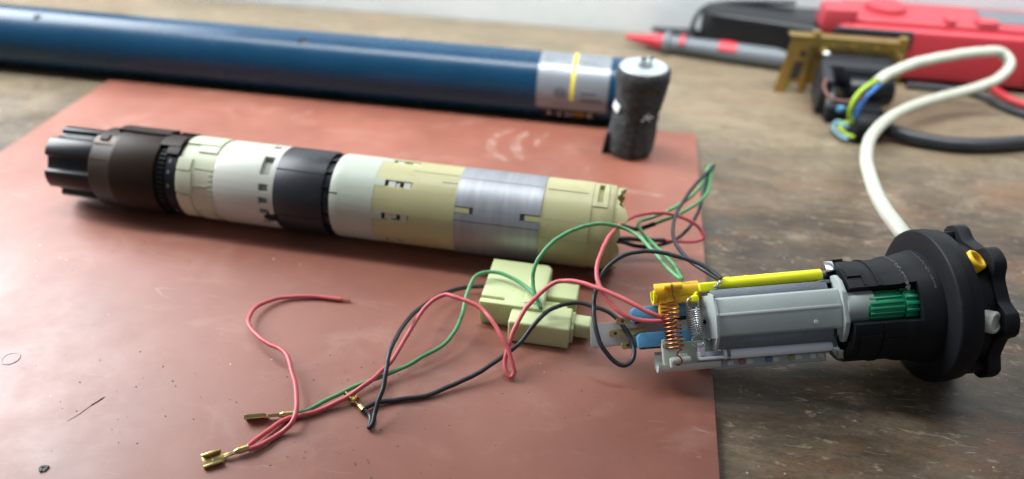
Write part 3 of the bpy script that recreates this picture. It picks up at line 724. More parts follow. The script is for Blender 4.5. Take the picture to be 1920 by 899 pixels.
# --- orange bracket
ob = None
bm = nb(); lathe(bm, [(-.55, .30), (-.55, .46), (1.55, .46), (1.55, .30), (-.55, .30)], 22, HM @ Matrix.Translation((0, 1.62, .42)), -70, 150, False)
box(bm, (.05, 1.62, .42), (.9, .5, .4), .06, None, HM)
ob = part("orange_bracket", bm, "orange_yellow", hd)
bm = nb(); box(bm, (.75, 1.50, .62), (1.6, .95, .34), .09, None, HM, 3); part("web", bm, "orange_yellow", ob)
bm = nb(); box(bm, (.06, .95, .58), (.95, .90, .30), .06, None, HM, 3); part("tab", bm, "orange_yellow", ob)
bm = nb(); cyl(bm, (-.15, 1.83, 1.0), (.72, 1.80, 1.0), .14, 14, HM, bev=.04); box(bm, (.45, 1.66, .85), (.35, .22, .35), .05, None, HM); part("hook_post", bm, "orange_yellow", ob)
bm = nb(); lathe(bm, [(-.62, .28), (-.62, .44), (-.45, .44), (-.45, .28)], 22, HM @ Matrix.Translation((0, 1.50, .42)), -120, 120, False); part("end_lip", bm, "lemon_plastic", ob)
# --- white lower bracket
bm = nb(); box(bm, (.82, -1.38, .50), (2.55, 1.18, .30), .07, None, HM, 3)
wb = part("white_bracket", bm, "pale_green_plastic", hd)
bm = nb(); lathe(bm, [(-.72, .34), (-.72, .52), (2.2, .52), (2.2, .34), (-.72, .34)], 22, HM @ Matrix.Translation((0, -1.62, .28)), -150, 70, False); part("gutter", bm, "milky_plastic", wb)
bm = nb(); cyl(bm, (-.15, -1.62, .95), (.75, -1.60, .95), .17, 14, HM, bev=.05); box(bm, (.45, -1.5, .8), (.4, .35, .35), .06, None, HM); box(bm, (-.1, -1.70, .93), (.22, .45, .28), .05, None, HM); part("hook_post", bm, "white_plastic", wb)
bm = nb(); box(bm, (.1, -.78, .66), (1.1, .35, .16), .04, None, HM); part("tab", bm, "pale_green_plastic", wb)
# --- white rod and catch
bm = nb(); cyl(bm, (2.55, -1.50, .92), (7.42, -1.52, .78), .245, 24, HM, bev=.10); wd = part("white_rod", bm, "white_gloss", hd)
bm = nb(); box(bm, (1.75, -1.62, .90), (1.25, .14, .45), .04, None, HM); box(bm, (1.75, -1.48, .72), (1.25, .3, .12), .03, None, HM); box(bm, (1.18, -1.48, .86), (.12, .36, .4), .03, None, HM)
cyl(bm, (2.28, -1.48, .90), (2.42, -1.48, .90), .27, 20, HM); part("rod_cradle", bm, "white_gloss", wd)
bm = nb(); cyl(bm, (1.30, -1.05, 1.0), (1.30, -1.45, .85), .17, 14, HM, bev=.05); box(bm, (1.30, -.98, 1.0), (.34, .22, .26), .07, None, HM, 3); part("spring_post", bm, "white_gloss", wd)
bm = nb(); box(bm, (2.50, -1.42, .90), (.14, .42, .52), .03, None, HM); part("stop", bm, "dark_steel", wd)
# --- clear lower strip with coloured cores
bm = nb(); box(bm, (4.6, -1.98, .28), (5.3, .50, .42), .10, None, HM, 3); cs = part("clear_strip", bm, "grey_milky", hd)
for x, m in ((2.7, "milky_plastic"), (3.25, "red_bit"), (3.6, "milky_plastic"), (4.5, "blue_bit"), (4.85, "milky_plastic"), (5.6, "olive_bit"), (5.9, "milky_plastic"), (6.6, "milky_plastic"), (6.98, "white_plastic")):
    bm = nb(); cyl(bm, (x-.16, -1.93, .40), (x+.16, -1.93, .40), .16, 12, HM, bev=.05); part("coloured_core", bm, m, cs)
# --- tongue plate with micro switches
bm = nb(); prism(bm, [(-3.55, .42), (-3.62, -.62), (-3.5, -.76), (1.95, -.70), (1.95, 1.05), (.9, 1.05), (-.3, .36)], -.86, -.70, 'z', .03, HM)
part("tongue_plate", bm, "grey_milky", hd)
bm = nb(); box(bm, (1.2, .1, -.3), (1.4, 2.2, .7), .04, None, HM); part("switch_seat", bm, "milky_plastic", hd)
def switch(x, y, sc=1.0):
    bm = nb(); box(bm, (x+.10, y-.12, -.42), (2.45, .62, .62), .03, None, HM); s_ = part("micro_switch", bm, "charcoal_plastic", hd)
    bm = nb(); prism(bm, [(x-1.18, y+.30), (x-1.30, y+.18), (x-1.30, y-.34), (x+.05, y-.34), (x+.05, y+.36), (x-1.0, y+.36)], -.42, .22, 'z', .03, HM); part("cover", bm, "blue_switch", s_)
    bm = nb(); box(bm, (x+.88, y+.06, .0), (.80, .60, .46), .03, None, HM); part("cover", bm, "blue_switch", s_)
    bm = nb(); box(bm, (x+.25, y-.02, -.2), (.46, .52, .5), .02, None, HM); box(bm, (x+1.05, y-.30, .02), (.55, .26, .22), .08, None, HM); part("plunger", bm, "black_gloss", s_)
    return s_
def tab(s_, x0, x1, y, z, w):
    bm = nb()
    n = 10; t = bmesh.new()
    h = .085
    pts = [(x0, y-w/2), (x0-.08, y-w*.3), (x0-.08, y+w*.3), (x0, y+w/2), (x1, y+w/2), (x1, y-w/2)]
    t.free(); prism(bm, pts, z, z+.05, 'z', .01, HM)
    o = part("terminal_tab", bm, "brass", s_)
    bm = nb(); cyl(bm, (x0+.22, y, z+.04), (x0+.22, y, z+.057), .085, 12, HM); part("tab_hole", bm, "dark_slot", o)
s1 = switch(-.35, .66); tab(s1, -2.25, -1.45, .42, -.42, .34); tab(s1, -2.62, -.9, -.14, -.62, .34)
s2 = switch(-.18, -.58); tab(s2, -2.10, -1.2, -.76, -.42, .34)
bm = nb(); box(bm, (-1.45, .38, -.40), (.22, .3, .16), .04, None, HM); part("solder_blob", bm, "steel", s1)
bm = nb(); box(bm, (-1.28, -.78, -.40), (.22, .3, .16), .04, None, HM); part("solder_blob", bm, "brass", s2)
# --- springs
def helix(p0, p1, r, turns, wr, seg=18):
    p0 = Vector(p0); p1 = Vector(p1); d = (p1-p0); t = d.normalized(); u = Vector((1, 0, 0)); u = (u-t*u.dot(t)).normalized(); w = t.cross(u)
    n = int(turns*seg)
    return [p0+d*(i/n)+(u*math.cos(2*math.pi*i/seg)+w*math.sin(2*math.pi*i/seg))*r for i in range(n+1)]
h = helix((-.02, 1.12, 1.28), (.02, -1.10, 1.28), .40, 12, .05)
pts = [Vector((.22, 1.98, 1.0)), Vector((.20, 1.93, 1.16)), Vector((.20, 1.7, 1.2)), Vector((.22, 1.3, 1.22)), Vector((.30, 1.12, 1.25))]
end = [Vector((.32, -1.12, 1.3)), Vector((.12, -1.2, 1.42)), Vector((.05, -1.34, 1.38)), Vector((.22, -1.45, 1.2)), Vector((.30, -1.62, 1.18)), Vector((.22, -1.78, 1.1)), Vector((.1, -1.82, .95)), Vector((.08, -1.7, .85))]
bm = nb(); tube(bm, spline(pts, 5)+h+spline(end, 5), .034, 7, HM); part("copper_spring", bm, "copper", hd)
h = helix((1.08, .66, 1.10), (1.12, -.50, 1.10), .33, 11, .04)
def loop(cx, cy, z, r, a0, a1): return [Vector((cx+r*math.cos(math.radians(a0+(a1-a0)*i/24)), cy+r*math.sin(math.radians(a0+(a1-a0)*i/24)), z)) for i in range(25)]
bm = nb(); tube(bm, loop(1.09, .96, 1.14, .27, 250, -70)+h+loop(1.14, -.80, 1.14, .27, 100, 420), .036, 7, HM); part("steel_spring", bm, "steel", hd)
bm = nb(); cyl(bm, (1.62, .05, .75), (1.85, .05, .95), .12, 10, HM); part("stop", bm, "black_plastic", hd)

# ================================================================== WIRES
W_green = [(-0.65, 37.50, 2.20), (0.71, 38.21, 2.10), (1.57, 37.94, 2.20), (2.59, 38.25, 2.50), (3.42, 38.74, 2.70), (4.33, 39.27, 3.00), (5.27, 40.29, 3.30), (5.64, 41.32, 3.40), (5.75, 42.42, 3.60), (5.90, 43.65, 3.80), (5.70, 43.47, 3.80), (5.19, 41.50, 3.50), (4.32, 40.08, 3.20), (3.38, 39.13, 3.00), (2.45, 38.29, 2.90), (1.80, 37.89, 2.85), (1.61, 37.27, 2.90), (1.99, 35.85, 3.20), (2.59, 34.25, 3.60), (3.21, 32.45, 4.10), (3.57, 30.80, 4.60), (3.66, 30.10, 4.75), (3.35, 30.53, 4.70), (2.66, 31.92, 4.50), (2.15, 33.00, 4.40), (1.65, 33.98, 4.30), (1.11, 34.48, 4.30), (0.47, 34.62, 4.40), (-0.62, 34.19, 4.70), (-1.79, 33.19, 4.80), (-2.60, 32.44, 4.60), (-3.15, 31.76, 4.20), (-3.46, 31.19, 3.70), (-3.49, 30.77, 3.20), (-3.32, 30.26, 2.80), (-3.06, 29.83, 2.50), (-2.89, 29.62, 2.35), (-3.10, 30.43, 2.15), (-3.58, 31.16, 2.10), (-4.58, 31.95, 2.15), (-5.78, 32.31, 2.20), (-6.62, 31.90, 2.10), (-6.90, 30.93, 1.70), (-6.90, 29.62, 1.30), (-7.06, 28.47, 1.05), (-7.43, 27.60, 0.90), (-8.27, 26.66, 0.80), (-8.89, 26.02, 0.70), (-9.96, 25.19, 0.60), (-10.96, 24.29, 0.60), (-11.90, 23.34, 0.55), (-12.54, 22.67, 0.50), (-12.99, 22.41, 0.48)]
W_red1 = [(-0.58, 37.00, 1.80), (0.77, 37.43, 1.80), (1.85, 37.63, 1.70), (3.29, 38.01, 1.60), (4.32, 38.25, 1.50), (5.16, 38.33, 1.60), (5.47, 38.48, 1.80), (5.20, 38.78, 2.20), (4.63, 38.79, 2.60), (3.82, 38.74, 2.90), (2.87, 38.39, 3.20), (2.10, 37.88, 3.40), (1.35, 37.07, 3.60), (0.64, 35.38, 4.10), (0.13, 33.78, 4.40), (-0.15, 32.49, 4.50), (-0.33, 31.43, 4.30), (-0.35, 30.58, 4.00), (0.07, 29.72, 3.70), (0.37, 29.37, 3.50), (1.00, 28.88, 3.30), (1.68, 28.66, 3.20), (2.40, 28.55, 3.25), (3.14, 28.48, 3.45)]
W_red2 = [(3.24, 28.40, 3.60), (2.61, 28.41, 3.75), (1.59, 28.75, 3.95), (0.56, 29.30, 4.00), (-0.36, 29.78, 3.95), (-1.16, 30.20, 3.80), (-1.83, 30.43, 3.60), (-2.25, 30.45, 3.45), (-2.91, 30.13, 3.00), (-3.41, 29.43, 2.70), (-3.60, 29.18, 2.50), (-3.98, 28.31, 2.00), (-4.13, 27.68, 1.50), (-4.21, 27.30, 1.20), (-4.22, 26.99, 0.90), (-4.09, 26.65, 0.65), (-3.85, 26.45, 0.50), (-3.72, 26.61, 0.65), (-3.85, 26.89, 0.95), (-4.12, 27.33, 1.40), (-4.45, 27.70, 1.70), (-5.06, 28.45, 2.05), (-5.85, 29.21, 2.20), (-6.54, 29.51, 2.30), (-7.27, 29.74, 2.30), (-7.82, 29.93, 2.20), (-8.33, 29.74, 2.00), (-8.76, 29.20, 1.70), (-9.14, 28.10, 1.30), (-9.33, 27.29, 1.10), (-9.53, 26.11, 0.95), (-9.84, 25.46, 0.85), (-10.35, 24.29, 0.85), (-10.94, 23.73, 0.65), (-11.70, 23.06, 0.50), (-12.46, 22.48, 0.48), (-13.08, 22.19, 0.46), (-13.43, 21.83, 0.46), (-13.88, 20.97, 0.50), (-14.22, 20.20, 0.55)]
W_red3 = [(-14.09, 20.08, 0.55), (-13.68, 20.51, 0.48), (-13.10, 21.36, 0.46), (-12.80, 21.73, 0.70), (-12.83, 22.27, 0.80), (-13.19, 23.23, 0.90), (-13.85, 24.36, 1.00), (-14.48, 25.32, 1.05), (-15.00, 25.72, 1.05), (-15.74, 26.02, 1.00), (-16.70, 26.63, 0.90), (-17.57, 27.61, 0.80), (-17.81, 28.83, 0.65), (-17.09, 29.97, 0.50), (-15.52, 30.53, 0.45), (-13.76, 30.62, 0.43)]
W_black1 = [(-0.57, 37.17, 1.50), (0.80, 37.70, 1.40), (1.60, 37.71, 1.20), (2.27, 37.68, 1.20), (2.94, 37.83, 1.30), (3.58, 38.02, 1.50), (4.31, 38.59, 1.80), (4.82, 39.34, 2.20), (5.27, 40.69, 2.80), (5.54, 42.31, 3.30), (5.75, 43.16, 3.60), (5.98, 43.69, 3.75), (5.79, 43.03, 3.90), (5.44, 42.28, 3.90), (4.73, 40.86, 3.80), (4.14, 39.36, 3.70), (3.65, 37.79, 3.60), (3.46, 36.37, 3.60), (3.49, 35.09, 3.70), (3.75, 33.75, 3.90), (4.17, 32.50, 4.20), (4.74, 31.43, 4.50), (5.46, 30.41, 4.75)]
W_black2 = [(5.47, 30.27, 4.95), (4.65, 31.08, 5.00), (4.03, 31.40, 5.00), (3.39, 31.59, 5.00), (2.51, 31.78, 5.00), (1.72, 31.83, 4.90), (0.85, 31.70, 4.60), (0.17, 31.21, 4.20), (-0.20, 30.57, 3.80), (-0.32, 29.78, 3.40), (-0.29, 29.32, 3.10), (-0.17, 28.62, 2.70), (0.15, 27.94, 2.20), (0.56, 27.58, 1.80), (0.98, 27.41, 1.50), (1.42, 27.32, 1.40), (1.76, 27.59, 1.50), (1.84, 28.02, 1.70), (1.61, 28.64, 2.00), (1.08, 29.22, 2.40), (0.36, 29.69, 2.60), (-0.43, 30.00, 2.60), (-1.20, 30.17, 2.50), (-1.95, 30.08, 2.30), (-2.52, 29.75, 2.10), (-3.14, 28.95, 1.70), (-3.71, 28.10, 1.20), (-4.35, 27.36, 0.95), (-4.97, 26.63, 0.80), (-5.65, 26.02, 0.65), (-6.23, 25.57, 0.55), (-7.48, 24.63, 0.46), (-8.83, 24.07, 0.45), (-9.58, 23.73, 0.46), (-10.04, 23.27, 0.50)]
W_black3 = [(-10.05, 23.17, 0.50), (-9.80, 23.06, 0.46), (-9.59, 22.79, 0.44), (-9.46, 22.24, 0.45), (-9.34, 22.37, 0.60), (-9.37, 22.82, 0.80), (-9.34, 23.35, 1.10), (-9.27, 23.73, 1.30), (-9.35, 24.65, 1.70), (-9.44, 25.41, 1.95), (-9.41, 26.37, 2.00), (-9.38, 27.79, 1.80), (-9.10, 29.38, 1.50), (-8.42, 31.13, 1.10), (-7.41, 32.42, 0.80), (-6.27, 32.92, 0.70)]
W_cable = [(16.04, 33.71, 4.00), (15.42, 35.30, 4.60), (14.99, 36.25, 4.90), (14.58, 38.39, 5.00), (14.65, 41.37, 4.80), (15.34, 45.57, 4.20), (16.57, 49.83, 3.60), (18.46, 53.97, 3.00), (21.27, 58.24, 2.50), (24.50, 61.40, 2.30), (27.38, 63.25, 2.50), (29.29, 63.96, 3.20), (30.23, 64.83, 4.20), (29.66, 65.45, 4.90), (27.75, 64.72, 5.10), (24.99, 63.42, 5.00), (22.28, 61.95, 4.80), (19.96, 60.10, 4.50), (18.64, 58.65, 4.20)]
W_coreG = [(18.88, 58.86, 4.35), (17.89, 57.73, 4.30), (17.06, 56.96, 3.70), (16.79, 56.70, 2.80), (17.06, 56.91, 1.90), (17.61, 57.17, 1.30)]
W_coreB = [(18.98, 58.65, 4.10), (18.31, 57.76, 3.90), (17.71, 57.27, 3.20), (17.45, 57.08, 2.30), (17.56, 57.09, 1.60), (17.98, 57.09, 1.20)]
W_coreBr = [(18.90, 58.88, 4.00), (17.40, 57.13, 3.40), (16.19, 56.93, 3.20), (15.32, 57.21, 3.30), (14.95, 58.24, 3.60), (15.22, 59.35, 3.90)]
W_bcable = [(18.31, 57.78, 0.90), (19.79, 58.12, 0.80), (21.63, 57.39, 0.62), (23.84, 56.92, 0.55), (26.54, 57.05, 0.55), (30.36, 58.29, 0.55), (33.88, 59.58, 0.55)]
W_bcoreA = [(17.79, 57.28, 1.00), (17.05, 57.49, 1.00), (16.70, 58.60, 0.80), (16.42, 58.21, 0.50), (16.62, 57.14, 0.40), (17.15, 56.24, 0.45)]
W_bcoreB = [(17.77, 57.04, 1.20), (17.31, 57.70, 1.20), (16.85, 57.92, 1.00), (16.76, 57.68, 0.70), (17.15, 56.85, 0.60), (17.61, 56.40, 0.60)]
W_leadR = [(25.73, 70.24, 0.30), (28.70, 71.14, 0.30), (31.27, 70.73, 0.35), (31.99, 68.86, 0.35), (32.54, 67.27, 0.35), (33.60, 66.08, 0.35), (35.66, 64.94, 0.35)]
W_leadK = [(24.46, 68.74, 0.30), (27.97, 68.57, 0.30), (30.33, 67.70, 0.30), (31.40, 65.71, 0.30), (32.93, 64.15, 0.30), (35.16, 63.61, 0.30)]
def wire(name, mat_, parent, pts, r, n=6, seg=10):
    P_ = spline(pts, n); sd = Vector((len(pts)*3.1, r*77, pts[0][0]))
    k_ = len(P_)-1
    for i, p in enumerate(P_):           # insulation is never perfectly smooth: slight waviness, none at the ends
        f = min(1, i/8, (k_-i)/8)*min(1.0, r/.112)
        p += (mnoise.noise_vector(p*1.1+sd)*.035+mnoise.noise_vector(p*3.1+sd)*.014)*f
    bm = nb(); tube(bm, P_, r, seg); return part(name, bm, mat_, parent)
def base_of(pts): 
    p = min(pts, key=lambda q: q[2]); return (p[0], p[1], p[2]-.12)
def terminal(parent, tip, crimp, flip=0.0, wmul=1.0):
    """brass push-on terminal from the crimp end to the open tip"""
    c = Vector(crimp); d = Vector(tip)-c; L_ = d.length; x = d.normalized()
    up = Vector((0, 0, 1)); y = up.cross(x).normalized(); z = x.cross(y)
    q = Matrix.Rotation(flip, 3, x); y = q @ y; z = q @ z
    F_ = frame(x, y, z, c); k = L_/2.0
    bm = nb()
    cyl(bm, (-.12, 0, 0), (.34*k, 0, 0), .15, 14, F_); cyl(bm, (.34*k, 0, 0), (.55*k, 0, -.02), .15, 14, F_, r1=.09)
    t = part("terminal", bm, "brass", parent)
    bm = nb(); box(bm, (.74*k, 0, -.05), (.55*k, .16, .05), .012, None, F_); box(bm, (.74*k, .08, 0), (.55*k, .03, .12), .01, None, F_); part("neck", bm, "brass", t)
    w = .62*wmul
    bm = nb(); prism(bm, [(.95*k, -.10), (1.12*k, -w/2), (2.0*k, -w/2), (2.0*k, w/2), (1.12*k, w/2), (.95*k, .10)], -.10, -.05, 'z', .01, F_); part("blade", bm, "brass", t)
    for s in (-1, 1):
        bm = nb(); tube(bm, [(1.12*k, s*w*.5, -.07), (2.0*k, s*w*.5, -.07)], .03, 8, F_); box(bm, (1.56*k, s*w*.5, .015), (.88*k, .05, .20), .02, None, F_); box(bm, (1.56*k, s*w*.43, .10), (.86*k, w*.16, .045), .015, None, F_); part("curled_edge", bm, "brass", t)
    bm = nb(); cyl(bm, (1.55*k, 0, -.05), (1.55*k, 0, -.035), .055, 12, F_); part("dimple", bm, "bead", t)
    return t
WR = .112
gw = thing("green_wire", "long green wire looping over the motor end down to a brass terminal", "wire", base_of(W_green), group="loose motor wires")
wire("insulation", "green_wire", gw, W_green[3:], WR*.93)
wire("sleeve", "shrink_sleeve", gw, W_green[:4], WR*1.25)
terminal(gw, (-15.05, 21.75, .52), (-13.15, 22.38, .47), .9, .75)
r1 = thing("red_wire", "short red wire arching from the motor end down to the blue micro switch", "wire", base_of(W_red1), group="loose motor wires")
wire("insulation", "red_wire", r1, W_red1[3:], WR)
wire("sleeve", "shrink_sleeve", r1, W_red1[:4], WR*1.25)
rw = thing("red_wire", "pair of long red wires crimped together into one brass terminal on the board", "wire", base_of(W_red3), group="loose motor wires")
wire("insulation", "red_wire", rw, W_red2, WR); wire("insulation", "red_wire", rw, W_red3, WR)
terminal(rw, (-15.72, 19.15, .46), (-14.22, 20.12, .55), -.30, .95)
bm = nb(); d_ = (Vector(W_red3[-1])-Vector(W_red3[-2])).normalized(); e_ = Vector(W_red3[-1]); cyl(bm, e_-d_*.1, e_+d_*.5, .06, 8); part("bare_end", bm, "copper", rw)
b1 = thing("black_wire", "short black wire rising in a tall loop between motor end and yellow rod", "wire", base_of(W_black1), group="loose motor wires")
wire("insulation", "black_wire", b1, W_black1[3:], WR*.93)
wire("sleeve", "shrink_sleeve", b1, W_black1[:4], WR*1.25)
bw = thing("black_wire", "long black wire curling round before the blue switches to a brass terminal", "wire", base_of(W_black2), group="loose motor wires")
wire("insulation", "black_wire", bw, W_black2, WR); wire("insulation", "black_wire", bw, W_black3, WR)
terminal(bw, (-11.05, 24.05, .52), (-10.12, 23.22, .5), .4, .7)

# white mains cable belongs to the head
cb = wire("mains_cable", "white_cable", hd, W_cable, .41, 8, 18)
wire("core_wire", "lime_wire", cb, W_coreG, .17, 6); wire("core_wire", "sky_wire", cb, W_coreB, .17, 6); wire("core_wire", "brown_wire", cb, W_coreBr, .13, 6)
bm = nb(); cyl(bm, (15.6, 34.6, 4.35), (15.1, 35.9, 4.8), .62, 20); part("cable_gland", bm, "black_plastic", hd)

# ================================================================== CONNECTOR HOUSING
cn = thing("connector_housing", "pale yellow green plastic connector housing with two pegs on the red board", "connector", (-3.9, 31.8, ZB))
CR = Matrix.Translation((-6.1, 32.0, ZB)) @ Matrix.Rotation(-.02, 4, 'Z')
bm = nb()
prism(bm, [(0, 2.05), (3.05, 2.05), (3.30, 1.75), (3.30, -1.75), (.0, -1.75), (0, -1.62), (.0, -1.42), (1.22, -1.42), (1.30, -1.32), (1.22, -1.20), (0, -1.20)], 0.25, 1.50, 'z', .05, CR)
h1 = part("shell", bm, "connector_plastic", cn)
bm = nb(); box(bm, (1.6, .1, .14), (3.1, 3.5, .26), .04, None, CR); part("base", bm, "connector_plastic", h1)
bm = nb(); box(bm, (2.75, .2, 1.50), (1.0, 3.2, .12), .05, None, CR, 3); part("raised_top", bm, "connector_plastic", h1)
bm = nb(); box(bm, (4.05, .35, .80), (1.7, 1.35, .95), .10, None, CR, 3); part("peg", bm, "connector_plastic", cn)
bm = nb(); box(bm, (3.85, -.75, .62), (1.2, .55, .9), .05, None, CR); part("step", bm, "connector_plastic", cn)
bm = nb(); box(bm, (3.25, -1.95, .68), (3.1, 1.75, 1.30), .12, None, CR, 3); p2 = part("lower_block", bm, "connector_plastic", cn)
bm = nb(); box(bm, (4.85, -1.75, .60), (.22, 1.35, .95), .05, None, CR); part("shoulder", bm, "connector_plastic", p2)
bm = nb(); box(bm, (5.35, -1.6, .62), (.95, .95, .85), .16, None, CR, 3); part("peg", bm, "connector_plastic", cn)

# ================================================================== FOAM WRAPPED CAPACITOR
CX, CY = 1.0, 51.3
cp = thing("foam_wrapped_capacitor", "upright capacitor wrapped in dark grey foam standing beside the blue tube end", "capacitor", (CX, CY, ZB))
def blob(z0, z1, r0, r1, lean0, lean1, seed, squash=1.0, n=90, m=40):
    g = random.Random(seed); ph = [g.uniform(0, 6.28) for _ in range(6)]
    bm = nb(); rings = []
    for i in range(m+1):
        t = i/m; z = z0+(z1-z0)*t; r = r0+(r1-r0)*t
        r *= 1-.10*(abs(2*t-1)**6)
        cx = lean0+(lean1-lean0)*t; ring = []
        for k in range(n):
            a = 2*math.pi*k/n
            q = r*(1+.022*math.sin(2*a+ph[0])+.018*math.sin(3*a+ph[1]+t*2)+.012*math.sin(7*a+ph[2]+t*5)+g.uniform(-.006, .006)+.035*mnoise.noise(Vector((math.cos(a)*1.6, math.sin(a)*1.6, z*.9+seed)))+.022*mnoise.noise(Vector((math.cos(a)*5, math.sin(a)*5, z*2.5+seed))))
            ring.append(bm.verts.new((CX+cx+q*math.cos(a), CY+q*math.sin(a), z+(.06*math.sin(a*2+ph[3])+.05*math.sin(5*a+ph[4])*(t if seed == 4 else 0))*(1 if 0 < i < m else .6))))
        rings.append(ring)
    for i in range(m):
        for k in range(n): bm.faces.new((rings[i][k], rings[i][(k+1) % n], rings[i+1][(k+1) % n], rings[i+1][k]))
    bm.faces.new(rings[0][::-1]); bm.faces.new(rings[-1]); return bm
fl = part("foam_wrap", blob(ZB-.02, 3.75, 1.72, 1.58, -.16, -.06, 1), "foam", cp)
for v in fl.data.vertices: pass
part("foam_wrap", blob(3.35, 6.75, 1.54, 1.88, .06, .17, 4), "foam", cp)
bm = nb(); cyl(bm, (CX-.05, CY, .6), (CX+.12, CY, 6.7), 1.38, 40); can = part("can", bm, "white_tape", cp)
bm = nb(); lathe(bm, [(6.6, 1.66), (6.80, 1.66), (6.86, 1.60), (6.83, 1.45), (6.83, .01)], 40, Matrix.Translation((CX+.14, CY, 0)) @ Matrix.Rotation(-math.pi/2, 4, 'Y'), cap=False); part("top_cap", bm, "aluminium_top", cp)
for dx, dy, an in ((-.05, .0, .3), (.45, .35, 1.0)):
    bm = nb(); box(bm, (CX+.14+dx, CY+dy, 7.10), (.40, .06, .75), .015, ('Z', an)); t_ = part("terminal_blade", bm, "steel", cp)
bm = nb(); lathe(bm, [(6.8, .5), (6.92, .48), (6.92, .01)], 20, Matrix.Translation((CX+.2, CY+.1, 0)) @ Matrix.Rotation(-math.pi/2, 4, 'Y'), cap=False); part("terminal_base", bm, "grey_plastic", cp)
# crooked tape showing at the waist, foam flaps
bm = nb(); 
lathe(bm, [(-.26, 1.62), (-.26, 1.66), (.30, 1.67), (.30, 1.62)], 16, Matrix.Translation((CX, CY, 3.62)) @ Matrix.Rotation(.24, 4, 'Y') @ Matrix.Rotation(-math.pi/2, 4, 'Y') , 50, 88, False)
part("tape", bm, "white_tape", cp)
for k, (a, zz) in enumerate(((-58, 3.55), (-66, 3.72), (-50, 3.66), (-72, 3.5), (-61, 3.85))):
    ra = math.radians(a); bm = nb()
    box(bm, (CX+1.63*math.cos(ra), CY+1.63*math.sin(ra), zz), (.10, .34-.04*k, .09), .02, Matrix.Rotation(ra, 4, 'Z') @ Matrix.Rotation(.5*(k-2), 4, 'X')); part("torn_tape", bm, "white_tape", cp)
bm = nb(); box(bm, (CX-1.78, CY-.45, 1.1), (.16, 1.0, 1.7), .06, Matrix.Rotation(.12, 4, 'Y') @ Matrix.Rotation(-.5, 4, 'Z'), seg=2); part("foam_flap", bm, "foam", cp)
bm = nb(); box(bm, (CX+.1, CY-1.70, 2.0), (.05, .12, 3.2), .02, ('Y', -.02)); part("foam_seam", bm, "black_plastic", cp)

# ================================================================== BACKGROUND: zinc bracket with black switch block
bk_ = thing("steel_bracket", "yellow zinc plated steel frame bracket holding a black switch block on the bench", "bracket", (17.5, 65.5, 0))
bm = nb()
prism(bm, [(12.7, 0), (13.7, 0), (14.0, .9), (14.6, .9), (14.7, 0.2), (15.3, .2), (15.5, 3.9), (21.0, 3.9), (21.2, 1.6), (21.9, 1.4), (22.6, 1.6), (22.4, 5.0), (13.3, 5.0)], 65.40, 65.56, 'y', .03)
part("plate", bm, "zinc_yellow", bk_)
bm = nb(); box(bm, (17.7, 65.9, 5.02), (9.3, 1.15, .16), .04); part("top_flange", bm, "zinc_yellow", bk_)
for x, y in ((15.2, 65.7), (22.0, 65.6)):
    bm = nb(); cyl(bm, (x, y, 5.05), (x, y, 5.5), .38, 12, bev=.06); part("nut", bm, "zinc_yellow", bk_)
bm = nb(); cyl(bm, (14.4, 65.36, 3.6), (14.4, 65.30, 3.6), .3, 14); part("bolt_hole", bm, "dark_slot", bk_)
bm = nb(); prism(bm, [(13.75, 1.3), (14.5, 1.3), (14.7, 2.9), (13.9, 2.9)], 65.37, 65.41, 'y'); part("slot", bm, "dark_slot", bk_)
bm = nb(); lathe(bm, [(.30*math.cos(math.radians(180-i*20)), .30*math.sin(math.radians(180-i*20))+.001) for i in range(10)], 18, Matrix.Translation((16.2, 65.1, 3.75)), cap=False); part("rivet_head", bm, "bead", bk_)
sw = bk_
bm = nb(); box(bm, (18.3, 65.72, 2.4), (6.4, .14, 3.2), .03); part("back_plate", bm, "zinc_yellow", bk_)
bm = nb(); box(bm, (21.6, 64.6, 3.2), (.16, 1.7, 2.6), .03); part("side_plate", bm, "zinc_yellow", bk_)
for x_, z_ in ((16.6, 4.35), (18.2, 4.45), (20.1, 4.4)):
    bm = nb(); cyl(bm, (x_, 65.42, z_), (x_, 65.2, z_), .22, 12, bev=.05); part("rivet", bm, "zinc_yellow", bk_)
bm = nb(); box(bm, (18.6, 63.9, 2.9), (5.4, 2.6, 2.0), .15, None, I4, 3); sb = part("switch_block", bm, "charcoal_plastic", bk_)
bm = nb(); box(bm, (19.0, 62.45, 3.1), (3.6, .35, 1.3), .08); part("face_plate", bm, "charcoal_plastic", sb)
bm = nb(); cyl(bm, (17.6, 62.3, 1.9), (21.2, 62.9, 1.9), 1.25, 26, bev=.2); part("drum", bm, "black_gloss", sb)
bm = nb(); box(bm, (15.9, 62.6, 2.0), (.9, 3.2, 3.4), .3, Matrix.Rotation(.25, 4, 'X'), I4, 3); part("side_arm", bm, "charcoal_plastic", sb)
bm = nb(); box(bm, (18.2, 60.9, .75), (4.4, 2.2, 1.5), .3, None, I4, 3); part("lower_block", bm, "black_plastic", sb)
bm = nb(); cyl(bm, (16.4, 60.2, .9), (16.4, 61.8, 2.2), .5, 16, bev=.1); part("lever", bm, "black_gloss", sb)
bm = nb(); box(bm, (17.0, 59.75, 1.35), (.5, .3, .5), .08); part("blue_button", bm, "blue_switch", sb)

